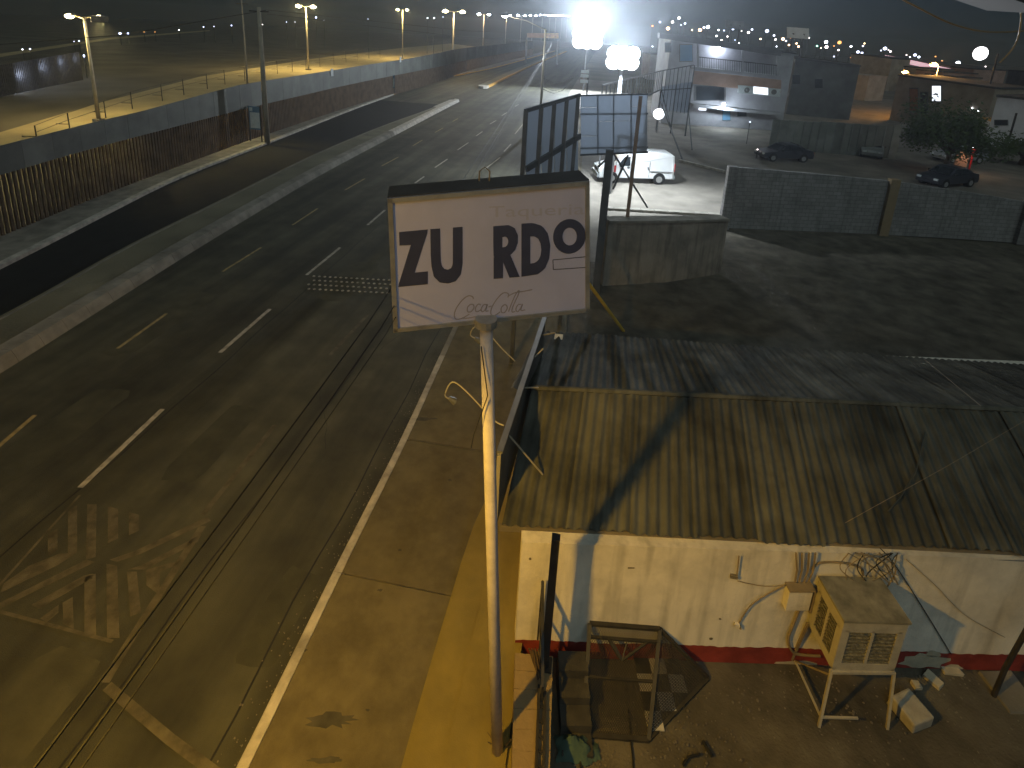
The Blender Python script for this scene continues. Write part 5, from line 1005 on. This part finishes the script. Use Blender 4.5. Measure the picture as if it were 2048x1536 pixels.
# far billboard and overhead gantry
for (x0, y0, x1, y1, w_, lab, m_) in ((1575, 54, 1618, 75, 120, 'blank grey billboard rising above the far town lights', 'b_white'), (1452, 40, 1488, 56, 150, 'faint dark billboard far behind the balcony building', 'b_dark')):
    q = [at_depth(x, y, w_) for x, y in ((x0, y0), (x1, y0 + 3), (x1, y1 + 3), (x0, y1))]; t = thing('far_billboard', lab, 'billboard', Z(q[0], 0)); nq = (q[1] - q[0]).cross(q[2] - q[0]).normalized(); MB().prism(q, nq * .3).build('panel', m_, t)
    for f in (.25, .75): c = q[3].lerp(q[2], f); MB().bar(Z(c, 0) + V((0, .4, 0)), Z(c, c.z + 1) + V((0, .4, 0)), .4).build('post', 'dark_steel', t)
q = [at_depth(x, y, 165) for x, y in ((1054, 66), (1117, 66), (1117, 77), (1054, 75))]; t = thing('overhead_gantry', 'dim orange overhead board spanning the road far ahead', 'gantry', Z(q[0], 0)); MB().prism(q, (0, .5, 0)).build('board', 'b_orange', t); MB().prism([p + V((0, -.1, 0)) for p in [q[0].lerp(q[1], .55), q[1], q[2], q[3].lerp(q[2], .55)]], (0, .05, 0)).build('board_panel', 'kerb_orange', t)
for f in (0.0, 1.0): c = q[3].lerp(q[2], f); MB().bar(Z(c, 0), Z(c, c.z), .5).build('post', 'grey_steel', t)
# distant lamps of the town
for n0, c_, st_ in (('far_white', (.82, .88, 1.0), 14), ('far_white_dim', (.70, .76, 1.0), 3.0), ('far_white_mid', (1.0, .88, .86), 6), ('far_orange_dim', (1.0, .42, .12), 2.5), ('far_orange', (1.0, .62, .32), 12), ('far_green', (.3, 1.0, .7), 6), ('far_blue', (.55, .62, 1.0), 8)): emit(n0, c_, st_).cycles.emission_sampling = 'NONE'
FAR = [(1305, 52, 3, 'o'), (1320, 44, 3.5, 'w'), (1345, 44, 4, 'w'), (1358, 36, 4, 'w'), (1370, 47, 3.5, 'w'), (1362, 50, 2.5, 'w'), (1336, 57, 5, 'o'), (1384, 60, 2, 'o'), (1400, 60, 5, 'o'), (1408, 55, 4, 'w'), (1416, 54, 5, 'w'), (1437, 60, 2.2, 'w'), (1448, 61, 2.6, 'w'), (1466, 58, 4, 'w'), (1483, 62, 1.8, 'w'),
       (1497, 65, 4, 'w'), (1504, 59, 3.5, 'w'), (1534, 62, 6, 'w'), (1548, 71, 3.5, 'w'), (1551, 79, 3, 'w'), (1433, 72, 2.5, 'w'), (1455, 73, 2.5, 'w'), (1521, 78, 2.6, 'o'), (1566, 78, 4.5, 'o'), (1572, 82, 3, 'w'), (1582, 74, 5, 'o'), (1593, 87, 2.5, 'o'), (1617, 76, 3.5, 'w'), (1634, 92, 2.8, 'g'), (1652, 84, 5, 'w'), (1653, 94, 5, 'w'), (1679, 85, 6, 'o'), (1677, 100, 3, 'w'), (1668, 92, 2, 'o'),
       (1702, 93, 3, 'w'), (1716, 104, 5, 'w'), (1724, 106, 4, 'w'), (1726, 92, 3, 'w'), (1729, 87, 2, 'o'), (1770, 97, 6, 'w'), (1762, 101, 2.5, 'w'), (1781, 103, 3, 'w'), (1830, 110, 5, 'w'), (1838, 114, 3, 'w'), (1884, 122, 2.5, 'o'), (1916, 126, 6, 'w'), (1924, 136, 5, 'w'), (1919, 131, 4, 'w'), (1950, 141, 2.6, 'o'), (1961, 152, 2.4, 'o'), (1988, 145, 2.5, 'w'), (2010, 147, 4, 'w'), (2016, 158, 7, 'w'), (2030, 151, 5, 'w'), (2034, 160, 4, 'w'), (2044, 156, 5, 'w'), (1990, 160, 5, 'w'),
       (1958, 192, 4.5, 'w'), (1945, 216, 2.2, 'w'), (1956, 222, 2.6, 'w'), (1585, 165, 4.5, 'w'), (1500, 244, 2.5, 'w'), (1515, 299, 2, 'w'), (1859, 353, 2.6, 'w'), (1865, 359, 2, 'w'),
       (45, 99, 1.6, 'w'), (60, 98, 2.6, 'w'), (148, 83, 1.4, 'w'), (158, 82, 2.4, 'w'), (240, 67, 3.4, 'b'), (256, 67, 2.6, 'b'), (288, 64, 1.4, 'o'), (310, 64, 1.3, 'o'), (358, 60, 1.2, 'w'), (407, 54, 1.6, 'b'), (428, 53, 1.6, 'w'), (463, 51, 1.8, 'b'), (525, 49, 1.5, 'w'), (590, 44, 1.5, 'w'), (632, 35, 2.4, 'b'), (573, 44, 1.3, 'b'), (736, 38, 1.8, 'w'), (855, 36, 1.6, 'w'), (868, 36, 2, 'w'), (886, 34, 1.8, 'w'), (648, 41, 1.2, 'w')]
random.seed(42)
for k in range(46):
    x = int(random.uniform(1300, 2046)); FAR.append((x, int(62 + (x - 1024) * math.tan(ROLL) + random.uniform(-6, 26) + max(0, x - 1700) * .05), random.uniform(1.4, 2.8), random.choice('wwwoob')))
GL = {'w': ('far_white', 'small white lamp among the distant town lights', 'white lamps of the distant town'), 'o': ('far_orange', 'small orange lamp among the distant town lights', 'orange lamps of the distant town'), 'g': ('far_green', 'small green light among the distant town lights', None), 'b': ('far_blue', 'small bluish lamp among the distant town lights', 'bluish lamps of the distant town')}
for (x, y, r, c_) in FAR:
    yh = 62 + (x - 1024) * math.tan(ROLL); dy = y - yh; D = 190 if dy < 36 else max(28.0, (CAM_H - 2.9) / (dy / 1100)); D = min(D, 190)
    if 1490 < x < 1520 and y > 230: D = 52
    if x in (1859, 1865, 1515): D = {1859: 40, 1865: 40, 1515: 46}[x]
    q = at_depth(x, y, D); m_, lab, grp = GL[c_]
    if x < 700: lab = lab.replace('among the distant town lights', 'in the dark land beyond the border fence'); grp = grp.replace('of the distant town', 'beyond the fence') if grp else None
    if c_ in 'wo' and y % 3 != 0: m_ = {'w': ('far_white_dim', 'far_white_mid')[x % 2], 'o': 'far_orange_dim'}[c_]
    b = MB(); b.ball(q, r / 1100 * D * .62, 8, 6, (1, 1, .9)); b.cur = 1; b.tube([Z(q, 0), Z(q, q.z)], max(.03, .0004 * D), 5)
    tag(b.build('distant_lamp', [m_, 'dark_steel'], None, Z(q, 0)), lab, 'lamp', grp)
# cable and bracket close to the camera, top right
ap = [at_depth(x, y, 1.7) for x, y in ((1770, -20), (1830, 12), (1905, 48), (1980, 64), (2075, 60))]; tag(MB().tube(smooth(ap, 5), .0028, 6).build('drooping_cable', 'pipe', None, ap[0]), 'pale cable drooping across the top right corner', 'cable')
ap = [at_depth(x, y, 1.5) for x, y in ((2035, -20), (2042, 40), (2030, 90), (2000, 125))]; tag(MB().tube(smooth(ap, 5), .0022, 6).build('drooping_cable', 'pipe', None, ap[0]), 'thin cable end curling down at the right edge of the sky', 'cable')
q = [at_depth(x, y, 1.2) for x, y in ((1940, -30), (2120, 30), (2120, -60), (1940, -60))]; tag(MB().prism(q, (0, .25, .02)).build('roof_eave', 'dark_steel', None, q[0]), 'brown edge of the eave above the camera at the top right corner', 'eave')

# ------------------------------------------------------------------ dusty night air
hz = bpy.data.materials.new('haze'); hz.use_nodes = True; t_ = hz.node_tree; t_.nodes.clear(); o_ = t_.nodes.new('ShaderNodeOutputMaterial'); pv = t_.nodes.new('ShaderNodeVolumePrincipled')
pv.inputs['Color'].default_value = (.8, .86, .95, 1); pv.inputs['Density'].default_value = 0.00032; pv.inputs['Anisotropy'].default_value = 0.6; t_.links.new(pv.outputs[0], o_.inputs['Volume']); MATS['haze'] = hz
hb = stuff(MB().box((0, 100, 10), (1160, 1160, 22)).build('haze', 'haze')); hb['label'] = 'thin dusty night air'; hb['category'] = 'haze'
